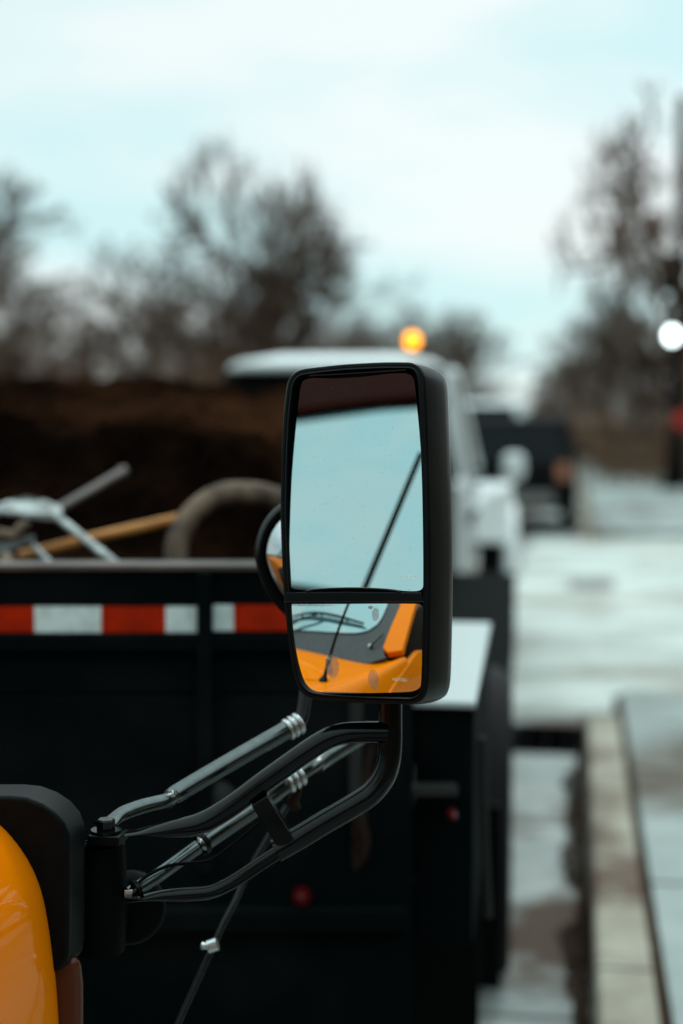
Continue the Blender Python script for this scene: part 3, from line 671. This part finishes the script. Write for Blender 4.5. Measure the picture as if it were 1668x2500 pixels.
plate('pillar',[(-.004,.012),(.030,.046),(-.012,.431),(-.026,.80),(-.02,.95),(-.20,.95),(-.150,.80),(-.124,.431),(-.098,.034)],-.05,.010,M['yellow'],bevel=.008)
plate('sun_visor',[(UC,.84),(1.05,.855),(.861,.876),(.661,.905),(.537,.915),(.3,.905),(.1,.86),(-.03,.80),(-.03,1.06),(UC,1.08)],-.02,.028,M['headliner'],bevel=.012)
# wiper
wv=MB();wv.tube([Wp(.203,.205,.03),Wp(.467,.252,.035),Wp(.711,.262,.035),Wp(.985,.20,.03)],[.006,.010,.010,.007],n=8)
wv.tube([Wp(.21,.200,.012),Wp(.467,.242,.012),Wp(.711,.251,.012),Wp(.97,.19,.012)],[.004]*4,n=6)
for u_,v_ in((.35,.226),(.6,.252),(.82,.238)): wv.tube([Wp(u_,v_,.01),Wp(u_,v_+.006,.035)],.006,n=6,smooth=False)
wi=wv.build('wiper',M['black_plastic'],yt,smooth=60)
wv=MB();wv.tube([Wp(.62,.257,.04),Wp(.73,.205,.045),Wp(.86,.14,.04),Wp(.97,.06,.02)],[.006,.007,.008,.012],n=8);wv.build('wiper_arm',M['black_plastic'],wi,smooth=60)
wv=MB();wv.tube([Wp(.119,.045,.0),Wp(.085,.07,.02),Wp(.044,.143,.015)],[.010,.005,.004],n=8);wv.build('washer_nozzle',M['black_plastic'],yt,smooth=60)
wv=MB();wv.lathe(Wp(.121,.056,-.005),Nw,[(.001,.012),(.013,.009),(.016,0)],16);wv.build('washer_cap',M['alu'],yt,smooth=50)
# cab shell
def both(pts): return [Vector(p) for p in pts]+[mir(p) for p in pts]
hull('cab_glass',both([Wp(-.10,.0,-.06),Wp(-.12,.9,-.06),Wp(UC,.0,-.06),Wp(UC,.9,-.06),(-.615,.3,1.28),(-.605,-1.3,1.30),(-.74,-1.3,2.0),(-.76,.1,2.0)]),M['glass'],yt)
hull('cab_body',both([(-.60,.80,1.19),(-.60,.50,1.295),(-.585,-3.6,1.30),(-.56,-3.6,.5),(-.575,1.0,.55),(-.575,1.0,1.1),(-.75,.85,1.19)]),M['yellow'],yt,bevel=.03)
hull('roof',both([Wp(-.10,.93,-.04),Wp(UC,.97,-.02),(-.72,-3.6,2.0),(-.80,-3.6,2.12),(-.80,.2,2.12)]),M['yellow'],yt,bevel=.04)
for yy in(-.35,-1.25,-2.2,-3.5):
    m=MB();m.bar((-.60,yy,1.28),(-.735,yy,2.02),.09,.04);m.build('side_pillar',M['yellow'],yt)
hull('rear_glass',both([(-.62,-1.3,1.28),(-.62,-3.5,1.28),(-.75,-1.3,2.0),(-.75,-3.5,2.0)]),M['glass'],yt)
for yy in(1.02,-2.6):
    for s in(1,-1):
        wheel(yt,((-.70 if s>0 else 2*XC+.70),yy-.35 if yy>0 else yy,.42),(s,0,0),.42,.26)
# hood and right fender, lofted along the bus
st=[ # Y, crease x,z, shoulder z, centre z, side x at 1.1, side x at .95
 (.70,-.600,1.270,1.215,1.25,-.585,-.575),(.85,-.600,1.245,1.205,1.24,-.585,-.572),(1.0,-.602,1.218,1.200,1.235,-.583,-.570),
 (1.15,-.612,1.192,1.192,1.225,-.583,-.569),(1.28,-.620,1.172,1.182,1.215,-.584,-.568),(1.40,-.628,1.168,1.172,1.20,-.588,-.570),(1.48,-.634,1.166,1.168,1.19,-.594,-.573),(1.535,-.642,1.158,1.160,1.18,-.604,-.583),(1.555,-.665,1.14,1.14,1.16,-.63,-.61)]
m=MB();vs=[];row=0
for (Y,cx,cz,sz,tz,s1,s2) in st:
    prof=[(XC,tz),(-1.35,tz-.003),(-1.05,(tz+sz)/2),(-.85,sz),(-.72,sz-.002),(cx-.022,cz+.002),(cx+.008,cz-.022),(s1+.002,1.09),((s1+s2)/2+.002,1.03),(s2,.95),(s2+.004,.80),(s2-.01,.60)]
    full=[(x,Y,z) for x,z in prof]+[(2*XC-x,Y,z) for x,z in prof[:0:-1]]
    row=len(full);vs+=full
ns=len(st);n_=len(prof)
fs=[]
# order: centre->right bottom, then left bottom->left top ; open at the bottom
for j in range(ns-1):
    for i in range(row):
        if i==n_-1:continue
        k=(i+1)%row;fs.append((j*row+i,j*row+k,(j+1)*row+k,(j+1)*row+i))
fs.append(tuple((ns-1)*row+i for i in range(row)))
m.add(vs,fs)
hood=m.build('hood',M['yellow'],yt,sub=3)
dg=bpy.context.evaluated_depsgraph_get();he=hood.evaluated_get(dg);bvh=BVHTree.FromPolygons([v.co.copy() for v in he.data.vertices],[tuple(p.vertices) for p in he.data.polygons])
def hz(x,y):
    h=bvh.ray_cast(Vector((x,y,3)),Vector((0,0,-1)));return h[0].z if h[0] else 1.18
m=MB();pp=[(x,y) for x,y in [(-.725,1.285),(-.78,1.325),(-.84,1.365),(-.92,1.41),(-1.0,1.44)]]
m.tube([(x,y,hz(x,y)-.0005) for x,y in pp],.0022,n=6);m.build('panel_gap',M['void'],yt)
# antenna
ab=Vector((-.722,1.282,hz(-.722,1.282)));atop=Vector((-.566,1.222,1.672));ad=(atop-ab).normalized()
m=MB();m.lathe(ab-ad*.01,ad,[(.001,0),(.022,0),(.021,.012),(.014,.022),(.009,.03),(.0075,.05),(.0075,.075),(.010,.08),(.010,.095),(.0065,.10),(.0065,.15),(.0057,.16)],20)
an=m.build('antenna',M['black_plastic'],yt,smooth=40)
m=MB();m.cyl(ab+ad*.14,atop,.0056,n=14,r2=.0046);m.build('rod',M['rubber'],an,smooth=50)
m=MB();m.lathe(ab+ad*.088,ad,[(.0105,0),(.0118,.002),(.0118,.005),(.0105,.007)],18);m.build('collar',M['chrome'],an,smooth=40)
# black front cap and lower bumper
def cap(px,py,d): return at(px,py,d)
sil=[(-700,1912),(-200,1913),(0,1915),(60,1915),(100,1919),(140,1934),(172,1955),(195,1982),(206,2012),(207,2060),(207,2200),(206,2290),(203,2316),(192,2336),(170,2346),(140,2348),(-700,2348)]
fr=[at(x,y,1.66) for x,y in sil];bk=[at(x-12,y+16,1.585) for x,y in sil];f2=[at(x-8 if x>0 else x,y+8,1.78) for x,y in sil]
bk=[Vector((p.x-.012,p.y,p.z-.006)) for p in bk]
m=MB();n_=len(sil);rings=[bk,fr,f2]
vs=[p for r in rings for p in r];fs=[]
for j in range(2):
    for i in range(n_):k=(i+1)%n_;fs.append((j*n_+i,j*n_+k,(j+1)*n_+k,(j+1)*n_+i))
fs+=[tuple(range(n_)),tuple(2*n_+i for i in range(n_))]
m.add(vs,fs);m.build('front_trim',M['trim'],yt,bevel=.006,label='black rounded trim around the bus nose')
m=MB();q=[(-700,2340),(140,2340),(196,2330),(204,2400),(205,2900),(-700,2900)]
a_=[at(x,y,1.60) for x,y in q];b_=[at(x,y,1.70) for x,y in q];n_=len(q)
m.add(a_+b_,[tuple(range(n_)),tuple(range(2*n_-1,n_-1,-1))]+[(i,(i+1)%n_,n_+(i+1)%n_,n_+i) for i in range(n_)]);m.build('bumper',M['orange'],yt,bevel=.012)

# ------------------------------------------------------------------ side mirror
my,mp_=R(17),R(6)
Nm=Vector((-math.sin(my)*math.cos(mp_),-math.cos(my)*math.cos(mp_),math.sin(mp_)))
Mc=at(870,1300,1.70)
def onm(px,py,h=0,n=Nm,c=None):           # point on the mirror's plane, h metres in front of it
    c=Mc if c is None else c
    r=Vector(ray(px,py));o=Vector(CAM);q=c+n*h
    return o+r*((q-o).dot(n)/r.dot(n))
OUT=[(700,936),(711,915),(732,901),(780,894),(839,888),(890,885),(938,883),(980,883),(1003,884),(1018,890),(1029,903),(1035,920),(1038,960),(1043,1092),(1047,1225),(1049,1400),(1047,1560),(1044,1660),(1040,1690),(1031,1708),(1008,1720),(970,1720),(900,1718),(839,1715),(775,1709),(742,1698),(720,1668),(706,1599),(695,1500),(690,1433),(685,1330),(683,1258),(684,1180),(686,1100),(690,1020),(695,970)]
UP=[(735,932),(745,925),(765,922),(800,923),(839,922),(885,919),(925,914),(955,911),(985,910.5),(998,914),(1006,922),(1010,937),(1015,986),(1023,1076),(1029,1192),(1031,1324),(1031.5,1405),(1031,1428),(1026,1439),(1013,1443),(985,1442.5),(960,1440),(935,1437),(905,1435),(870,1434),(830,1434),(795,1435),(770,1437),(745,1440),(725,1439.5),(711,1436),(704,1424),(703.5,1390),(704,1324),(708,1192),(715,1092),(723,1009),(730,950)]
LO=[(703,1484),(707,1477),(716,1475),(760,1475),(839,1474.5),(938,1473.5),(1010,1473.5),(1022,1475),(1029,1484),(1028,1520),(1026.5,1566),(1027,1610),(1027,1649),(1024,1674),(1018,1685),(1005,1691.5),(985,1693.5),(938,1694),(870,1694),(806,1693.5),(770,1691.5),(752,1687),(735,1678),(725,1660),(721,1640),(720,1605),(716,1565),(711,1532),(705,1502)]
ctr=onm(870,1300)
def loop(P,h,sc=1.0,k=4,c=(870,1300),dx=0):
    pts=crom([Vector((x,y,0)) for x,y in P],k)
    o=[];cc=onm(c[0],c[1],h)
    for p in pts:
        q=onm(p.x,p.y,h) if h>=0 else onm(p.x,p.y,0)+Nm*h
        o.append((cc if h>=0 else onm(c[0],c[1],0)+Nm*h)+(q-(cc if h>=0 else onm(c[0],c[1],0)+Nm*h))*sc)
    return o
def offs(P,d):                            # inset a pixel outline by d pixels
    n=len(P);o=[];cx=sum(p[0] for p in P)/n;cy=sum(p[1] for p in P)/n
    for i in range(n):
        a=Vector(P[i-1]);b=Vector(P[(i+1)%n]);t=(b-a).normalized();nn=Vector((-t.y,t.x))
        if nn.dot(Vector((cx,cy))-Vector(P[i]))<0:nn=-nn
        o.append((P[i][0]+nn.x*d,P[i][1]+nn.y*d))
    return o
PX=1.70/FPX
m=MB();rings=[]
def ring3(P,h,k=4): return [onm(p.x,p.y,0)+Nm*h for p in crom([Vector((x,y,0)) for x,y in P],k)]
rings+= [ring3(offs(OUT,19),-.028),ring3(offs(OUT,18),-.003),ring3(offs(OUT,15),.0005),ring3(offs(OUT,10),-.0008),ring3(offs(OUT,9),.0),ring3(offs(OUT,3),-.0002),ring3(offs(OUT,.8),-.0016),ring3(OUT,-.0045),
         ring3(offs(OUT,-3),-.030),ring3(offs(OUT,-3.5),-.055),ring3(offs(OUT,-1),-.070),ring3(offs(OUT,6),-.080),ring3(offs(OUT,20),-.090),ring3(offs(OUT,60),-.098),ring3(offs(OUT,110),-.101)]
n_=len(rings[0]);vs=[p for r in rings for p in r];fs=[]
for j in range(len(rings)-1):
    for i in range(n_):k=(i+1)%n_;fs.append((j*n_+i,j*n_+k,(j+1)*n_+k,(j+1)*n_+i))
fs+=[tuple(range(n_)),tuple((len(rings)-1)*n_+i for i in range(n_))]
m.add(vs,fs)
sm=m.build('side_mirror',M['black_plastic'],yt,smooth=32,label='black mirror head with a tall flat glass above a small convex one')
# divider bar between the glasses and its thin bright bead
m=MB()
def bar3(P,h0,h1):
    a=[onm(x,y)+Nm*h0 for x,y in P];b=[onm(x,y)+Nm*h1 for x,y in P];n=len(P)
    m.add(a+b,[tuple(range(n)),tuple(range(2*n-1,n-1,-1))]+[(i,(i+1)%n,n+(i+1)%n,n+i) for i in range(n)])
bar3([(700,1446),(850,1445),(1030,1447),(1034,1470),(1030,1471.5),(870,1471.5),(700,1472.5),(697,1468)],-.026,.0012)
m.build('divider',M['black_plastic'],sm,bevel=.0012)
m=MB();m.tube([onm(x,y)+Nm*.0013 for x,y in[(697,1473),(701,1470),(740,1470),(870,1469.5),(1000,1469),(1032,1469),(1036,1473)]],.0006,n=8);m.build('bead',M['black_gloss'],sm,smooth=60)
# flat upper glass
mg=bpy.data.materials.new('mirror_glass');mg.use_nodes=True
def mirror_mat(name,lower):
    mm=mat(name,(.90,.93,.93),.0,metal=1)
    nt=mm.node_tree;N=nt.nodes.new;L=nt.links.new;b=nt.nodes['Principled BSDF'];outn=nt.nodes['Material Output']
    tc=N('ShaderNodeTexCoord')
    n1=N('ShaderNodeTexNoise');n1.inputs['Scale'].default_value=420 if not lower else 900;n1.inputs['Detail'].default_value=6;L(tc.outputs['Object'],n1.inputs['Vector'])
    if not lower:
        r=N('ShaderNodeValToRGB');r.color_ramp.elements[0].position=.665;r.color_ramp.elements[1].position=.72
        r.color_ramp.elements[0].color=(0,0,0,1);r.color_ramp.elements[1].color=(.5,.5,.5,1);L(n1.outputs[0],r.inputs[0]);mask=r.outputs[0]
    else:
        # dried glue and flaking silver: ellipses in the glass, broken up by noise
        masks=[]
        for (px,py,rx,ry,th,amt) in SPOTS:
            c=onm(px,py,0);ex=(onm(px+10,py)-c)/10;ey=(onm(px,py+10)-c)/10
            def dotn(vec,ln):
                v=N('ShaderNodeVectorMath');v.operation='DOT_PRODUCT';v.inputs[1].default_value=vec.normalized()/ln;L(sub.outputs[0],v.inputs[0]);return v
            sub=N('ShaderNodeVectorMath');sub.operation='SUBTRACT';L(tc.outputs['Object'],sub.inputs[0]);sub.inputs[1].default_value=c
            dx=dotn(ex,ex.length*rx);dy=dotn(ey,ey.length*ry)
            p1=N('ShaderNodeMath');p1.operation='MULTIPLY';L(dx.outputs['Value'],p1.inputs[0]);L(dx.outputs['Value'],p1.inputs[1])
            p2=N('ShaderNodeMath');p2.operation='MULTIPLY_ADD';L(dy.outputs['Value'],p2.inputs[0]);L(dy.outputs['Value'],p2.inputs[1]);L(p1.outputs[0],p2.inputs[2])
            nn=N('ShaderNodeMath');nn.operation='MULTIPLY_ADD';L(n1.outputs[0],nn.inputs[0]);nn.inputs[1].default_value=th;L(p2.outputs[0],nn.inputs[2])
            lt=N('ShaderNodeMapRange');lt.inputs['From Min'].default_value=1+th*.5;lt.inputs['From Max'].default_value=1+th*.5-.12;lt.inputs['To Max'].default_value=amt;L(nn.outputs[0],lt.inputs[0])
            masks.append(lt.outputs[0])
        mask=masks[0]
        for k in masks[1:]:
            mxn=N('ShaderNodeMath');mxn.operation='MAXIMUM';L(mask,mxn.inputs[0]);L(k,mxn.inputs[1]);mask=mxn.outputs[0]
    df=N('ShaderNodeBsdfPrincipled');df.inputs['Roughness'].default_value=.6
    n4=N('ShaderNodeTexNoise');n4.inputs['Scale'].default_value=1600;L(tc.outputs['Object'],n4.inputs['Vector'])
    r4=N('ShaderNodeValToRGB');r4.color_ramp.elements[0].position=.42;r4.color_ramp.elements[1].position=.55;r4.color_ramp.elements[0].color=(.01,.01,.01,1);r4.color_ramp.elements[1].color=(.36,.33,.28,1);L(n4.outputs[0],r4.inputs[0]);L(r4.outputs[0],df.inputs['Base Color'])
    ms=N('ShaderNodeMixShader');L(mask,ms.inputs[0]);L(b.outputs[0],ms.inputs[1]);L(df.outputs[0],ms.inputs[2]);L(ms.outputs[0],outn.inputs['Surface'])
    return mm
bpy.data.materials.remove(mg)
SPOTS=[(811,1627,17,30,1.6,.55),(806,1636,8,14,.9,.8),(909,1660,13,26,2.2,.5),(917,1500,9,17,3.0,.6),(905,1483,6,4,1.5,.8),
       (870,1693.5,110,2.6,2.2,.9),(760,1478,60,2.2,2.0,.6),(1028,1560,1.6,80,2.5,.7)]
M['mirror_flat']=mirror_mat('mirror_flat',False);M['mirror_lower']=mirror_mat('mirror_convex',True)
def glass(name,P,h,mt,Rad=None,ny=None,npch=None,c=(868,1583),rings_=26):
    m=MB();pts=crom([Vector((x,y,0)) for x,y in P],5)
    if Rad is None:
        top=[onm(p.x,p.y)+Nm*h for p in pts];bot=[q-Nm*.004 for q in top];n=len(pts)
        m.add(top+bot,[tuple(range(n))]+[(i,(i+1)%n,n+(i+1)%n,n+i) for i in range(n)])
        return m.build(name,mt,sm)
    Nn=Vector((-math.sin(ny)*math.cos(npch),-math.cos(ny)*math.cos(npch),math.sin(npch)))
    pc=onm(*c)+Nm*h;C=pc-Nn*Rad
    cen=pc;flatpts=[onm(p.x,p.y)+Nm*h for p in pts]
    n=len(pts);vs=[];fs=[]
    for r in range(rings_+1):
        s=max(r/rings_,.002)
        for q in flatpts:
            x=cen+(q-cen)*s;vs.append(C+(x-C).normalized()*Rad)
    for r in range(rings_):
        for i in range(n):k=(i+1)%n;fs.append((r*n+i,r*n+k,(r+1)*n+k,(r+1)*n+i))
    b0=len(vs);vs+=[v-Nm*.004 for v in vs[-n:]]
    for i in range(n):k=(i+1)%n;fs.append((b0-n+i,b0-n+k,b0+k,b0+i))
    m.add(vs,fs);return m.build(name,mt,sm,smooth=30)
glass('flat_glass',UP,-.0035,M['mirror_flat'])
lg=glass('convex_glass',LO,.0010,M['mirror_lower'],.6,R(14.5),R(3.5))
# clip notches on the bezel
m=MB();m.tube([onm(x,y)+Nm*.0005 for x,y in[(748,1444),(765,1440),(800,1437.5),(860,1436),(920,1438),(955,1441),(978,1445)]],.0012,n=8,flat=[(1,1)]*7);m.build('glass_clip',M['black_gloss'],sm,smooth=60)
m=MB();m.tube([onm(x,y)+Nm*-.001 for x,y in[(755,917),(839,913),(930,907),(990,903)]],.0009,n=8);m.build('trim_line',M['black_gloss'],sm,smooth=60)
# lettering
M['etch']=mat('etched_letters',(.85,.95,.93),.7)
def words(txt,px,py,hpx,name='lettering',h=0,nn=None,col=None):
    cu=bpy.data.curves.new(name,'FONT');cu.body=txt;cu.align_x='CENTER';cu.align_y='CENTER';cu.size=1
    to=bpy.data.objects.new(name,cu);COL.objects.link(to)
    me=bpy.data.meshes.new_from_object(to.evaluated_get(bpy.context.evaluated_depsgraph_get()));bpy.data.objects.remove(to)
    ex=(onm(px+10,py)-onm(px,py)).normalized();ez=Vector((0,0,1));ez=(ez-Nm*ez.dot(Nm)).normalized();ex=ez.cross(Nm);ex=ex if ex.dot(Vector((1,0,0)))>0 else -ex
    s=hpx*PX/.7;c=onm(px,py)+Nm*h
    for v in me.vertices:v.co=c+ex*v.co.x*s*.95+ez*v.co.y*s
    me.materials.clear();me.materials.append(col or M['etch'])
    o=bpy.data.objects.new(name,me);COL.objects.link(o);o.parent=sm;return o
words('HEATED',998,1409,8.5,h=-.0030)
M['etch2']=mat('etched_letters_dim',(.75,.62,.38),.6)
words('HEATED',972,1660.5,7.5,h=-.0042,col=M['etch2'])

# ------------------------------------------------------------------ mirror arm
def pts(l,d): return [at(x,y,(d if not hasattr(d,'__len__') else d[0]+(d[1]-d[0])*i/(len(l)-1))) for i,(x,y) in enumerate(l)]
m=MB();RT=.0132
m.tube(pts([(953,1700),(953,1760),(953,1812),(949,1858),(936,1898),(908,1935),(870,1962),(800,2003),(735,2042),(700,2062),(672,2078)],(1.735,1.70)),[.0145]*11,n=24)
arm=m.build('mirror_arm',M['black_gloss'],yt,smooth=60,label='black tubular arm that carries the mirror from the bus nose')
m=MB();m.tube(pts([(945,1787),(880,1788),(838,1791),(800,1803),(757,1829),(700,1869),(640,1912),(580,1957),(530,1990),(495,2008),(460,2018),(415,2024),(375,2028),(335,2032),(290,2036),(262,2036)],(1.725,1.68)),[RT]*11+[RT*.95,RT*.9,RT*.8,RT*.75,RT*.75],n=24,flat=[(1,1)]*10+[(1,.95),(1,.8),(1.1,.55),(1.25,.28),(1.35,.2),(1.4,.18)]);m.build('upper_tube',M['black_gloss'],arm,smooth=60)
m=MB();m.bar(at(634,1950,1.70),at(700,2056,1.70),.022,.022);m.build('brace',M['black_gloss'],arm,bevel=.0015)
m=MB();m.tube(pts([(690,2074),(640,2106),(600,2133),(570,2152),(545,2165),(525,2174),(500,2180),(450,2184),(400,2186),(360,2190),(330,2194),(308,2195)],(1.70,1.68)),[.0085]*9+[.009,.010,.010],n=20,flat=[(1,1)]*8+[(1,.8),(1.1,.5),(1.2,.25),(1.3,.2)]);m.build('lower_tube',M['black_gloss'],arm,smooth=60)
# struts behind the arm
m=MB();m.tube(pts([(250,2012),(268,2008),(300,1986),(350,1968),(400,1956),(418,1950)],(1.69,1.74)),[.011,.011,.0095,.0090,.0088,.0088],n=20,flat=[(1.4,.25),(1.3,.45),(1.05,.9),(1,1),(1,1),(1,1)])
m.tube(pts([(412,1955),(428,1940),(560,1862),(700,1782)],(1.74,1.83)),[.0092,.0120,.0120,.0120],n=20,sub=4);s1=m.build('strut',M['strut'],yt,smooth=60,label='upper telescoping strut ending in a ribbed fitting')
m=MB()
for k,(x,y) in enumerate([(704,1781),(716,1774),(728,1767)]):
    c=at(x,y,1.835+.004*k);ax_=(at(720,1772,1.84)-at(500,1898,1.78)).normalized()
    for q in range(6):
        pass
    m.lathe(c,ax_,[(.001,-.0045),(.0115,-.0040),(.0145,-.002),(.0152,0),(.0145,.002),(.0115,.0040),(.001,.0045)],20)
m.build('ribbed_fitting',M['chrome'],s1,smooth=60)
m=MB();m.tube(pts([(310,2184),(340,2166),(385,2138),(423,2111),(484,2067)],(1.69,1.76)),.0088,n=18);m.tube(pts([(478,2072),(492,2061),(560,2014),(640,1960),(700,1916)],(1.76,1.85)),[.009,.0118,.0118,.0118,.0118],n=20)
m.tube(pts([(700,1916),(760,1876),(780,1862)],(1.85,1.88)),.008,n=16);m.tube(pts([(770,1868),(800,1846),(850,1815),(905,1782)],(1.88,1.95)),[.0125]*4,n=20)
s2=m.build('strut',M['strut'],yt,smooth=60,label='lower telescoping strut passing behind the mirror arm')
m=MB()
for k,(x,y) in enumerate([(706,1912),(720,1903),(733,1894)]):
    c=at(x,y,1.845+.004*k)
    m.lathe(c,ax_,[(.001,-.0045),(.0105,-.0040),(.0135,-.002),(.0142,0),(.0135,.002),(.0105,.0040),(.001,.0045)],20)
m.build('ribbed_fitting',M['chrome'],s2,smooth=60)
m=MB();m.tube(pts([(722,1905),(728,1930),(716,1955),(725,1975)],(1.85,1.86)),[.006,.005,.008,.006],n=12);m.build('wing_nut',M['rust'],s2,smooth=60)
m=MB();m.lathe(at(494,2060,1.765),(at(560,2014,1.8)-at(484,2067,1.76)).normalized(),[(.0125,-.004),(.0142,-.003),(.0142,.003),(.0125,.004)],20);m.build('clamp_ring',M['black_plastic'],s2,smooth=40)
# cables tied to the arm
m=MB();m.tube(pts([(322,2172),(338,2156),(362,2137),(395,2120),(425,2111),(470,2107),(505,2103),(530,2090),(570,2062),(632,2010)],(1.68,1.74)),.0022,n=10);m.build('cable',M['rubber'],arm,smooth=60)
m=MB();m.lathe(at(333,2170,1.685),(at(380,2140,1.7)-at(333,2170,1.685)).normalized(),[(.0085,-.002),(.0112,-.002),(.0112,.003),(.0085,.003)],20);m.build('cable_tie',M['black_plastic'],arm,smooth=40)
m=MB();m.hexa([at(303,2196,1.665),at(345,2197,1.665),at(380,2197,1.74),at(303,2196,1.74),at(303,2191,1.665),at(345,2192,1.665),at(380,2190,1.74),at(303,2191,1.74)]);m.build('foot_plate',M['black_gloss'],arm,bevel=.001)
m=MB();m.hexa([at(303,2194,1.672),at(322,2196,1.672),at(322,2196,1.70),at(303,2194,1.70),at(303,2173,1.672),at(325,2172,1.672),at(325,2172,1.70),at(303,2173,1.70)]);m.build('foot_plate',M['chrome'],arm,bevel=.001)
# bolt, washers and mount
bx=at(259,2024,1.675)
m=MB();m.lathe(bx,(0,0,1),[(.001,.0125),(.0095,.0125),(.0112,.0105),(.0112,0),(.001,0)],6);bo=m.build('bolt',M['black_gloss'],yt,smooth=20)
m=MB();m.lathe(bx,(0,0,1),[(.001,-.0035),(.018,-.0035),(.0185,-.002),(.018,0),(.001,0)],28);m.build('washer',M['black_gloss'],bo,smooth=35)
m=MB();m.box((-.017,-.018,-.016),(.022,.018,-.0036));m.v=[tuple(Vector(v)+bx) for v in m.v];mm=m.build('mirror_mount',M['black_plastic'],yt,bevel=.002)
m=MB();m.hexa([at(190,2056,1.665),at(300,2058,1.665),at(300,2058,1.73),at(215,2056,1.73),at(196,2052,1.665),at(300,2053,1.665),at(300,2053,1.73),at(215,2040,1.73)]);m.build('flange',M['black_gloss'],mm,bevel=.0008)
m=MB();m.tube(pts([(245,2058),(245,2200),(245,2320)],(1.72,1.72)),[.03,.034,.03],n=24);m.build('pedestal',M['rubber'],mm,smooth=60)
m=MB();m.lathe(at(315,2215,1.76),Vector((.1,-1,.35)),[(.001,.012),(.030,.010),(.043,.002),(.046,-.008),(.040,-.03),(.001,-.035)],36);m.build('rubber_cover',M['rubber'],mm,smooth=50)
m=MB();m.tube(pts([(700,1970),(656,2043),(600,2140),(577,2195),(548,2250),(515,2322),(470,2420),(425,2520),(390,2600)],(2.0,1.78)),.0044,n=12,sub=2);ro=m.build('crossing_rod',M['black_gloss'],yt,smooth=60)
m=MB();m.cyl(at(508,2312,1.83),at(531,2304,1.83),.0085,n=14);m.tube([at(512,2312,1.83),at(500,2310,1.82),at(494,2309,1.82)],[.004,.004,.005],n=10);m.build('clamp',M['chrome'],ro,smooth=40)

# ------------------------------------------------------------------ round convex mirror behind the big one
cm=Vector(at(742,1358,1.93));vN=(Vector(CAM)-cm).normalized();vX=vN.cross(Vector((0,0,1))).normalized()*-1;vZ=vX.cross(vN)*1
if vZ.z<0:vZ=-vZ
if vX.dot(cw(1,0,0))<0:vX=-vX
k_=1.93/FPX
def egg(s,h,n=48):
    o=[]
    for i in range(n):
        t=2*math.pi*i/n;cx,cz=math.cos(t),math.sin(t)
        rx=118*s;rz=142*s*(1.0 if cz>0 else 1.12)
        # narrower towards the bottom
        xx=cx*rx*(1-.22*max(0,-cz));o.append(cm+vX*xx*k_+vZ*cz*rz*k_+vN*h)
    return o
m=MB();rings=[];
for s in[.02+.98*i/16 for i in range(17)]:rings.append(egg(.86*s,.034*(1-s*s)+.004))
n_=48;vs=[p for r in rings for p in r];fs=[(j*n_+i,j*n_+(i+1)%n_,(j+1)*n_+(i+1)%n_,(j+1)*n_+i) for j in range(len(rings)-1) for i in range(n_)]
m.add(vs,fs);M['mirror_plain']=mat('mirror_plain',(.45,.48,.49),.02,metal=1)
cmh=MB();rings=[egg(.84,.0),egg(.86,.007),egg(.93,.010),egg(1.0,.004),egg(1.03,-.01),egg(.98,-.035),egg(.75,-.065),egg(.35,-.085),egg(.05,-.09)]
vs=[p for r in rings for p in r];fs=[(j*n_+i,j*n_+(i+1)%n_,(j+1)*n_+(i+1)%n_,(j+1)*n_+i) for j in range(len(rings)-1) for i in range(n_)]
cmh.add(vs,fs);ch=cmh.build('crossover_mirror',M['black_plastic'],yt,smooth=50,label='round bulging convex mirror half hidden behind the tall mirror')
m.build('convex_glass',M['mirror_plain'],ch,smooth=80)
m=MB();m.tube([cm+vZ*(-150*k_)-vN*.03,at(752,1600,1.93),at(740,1740,1.87),at(722,1772,1.85)],.009,n=12);m.build('stem',M['black_plastic'],ch,smooth=60)
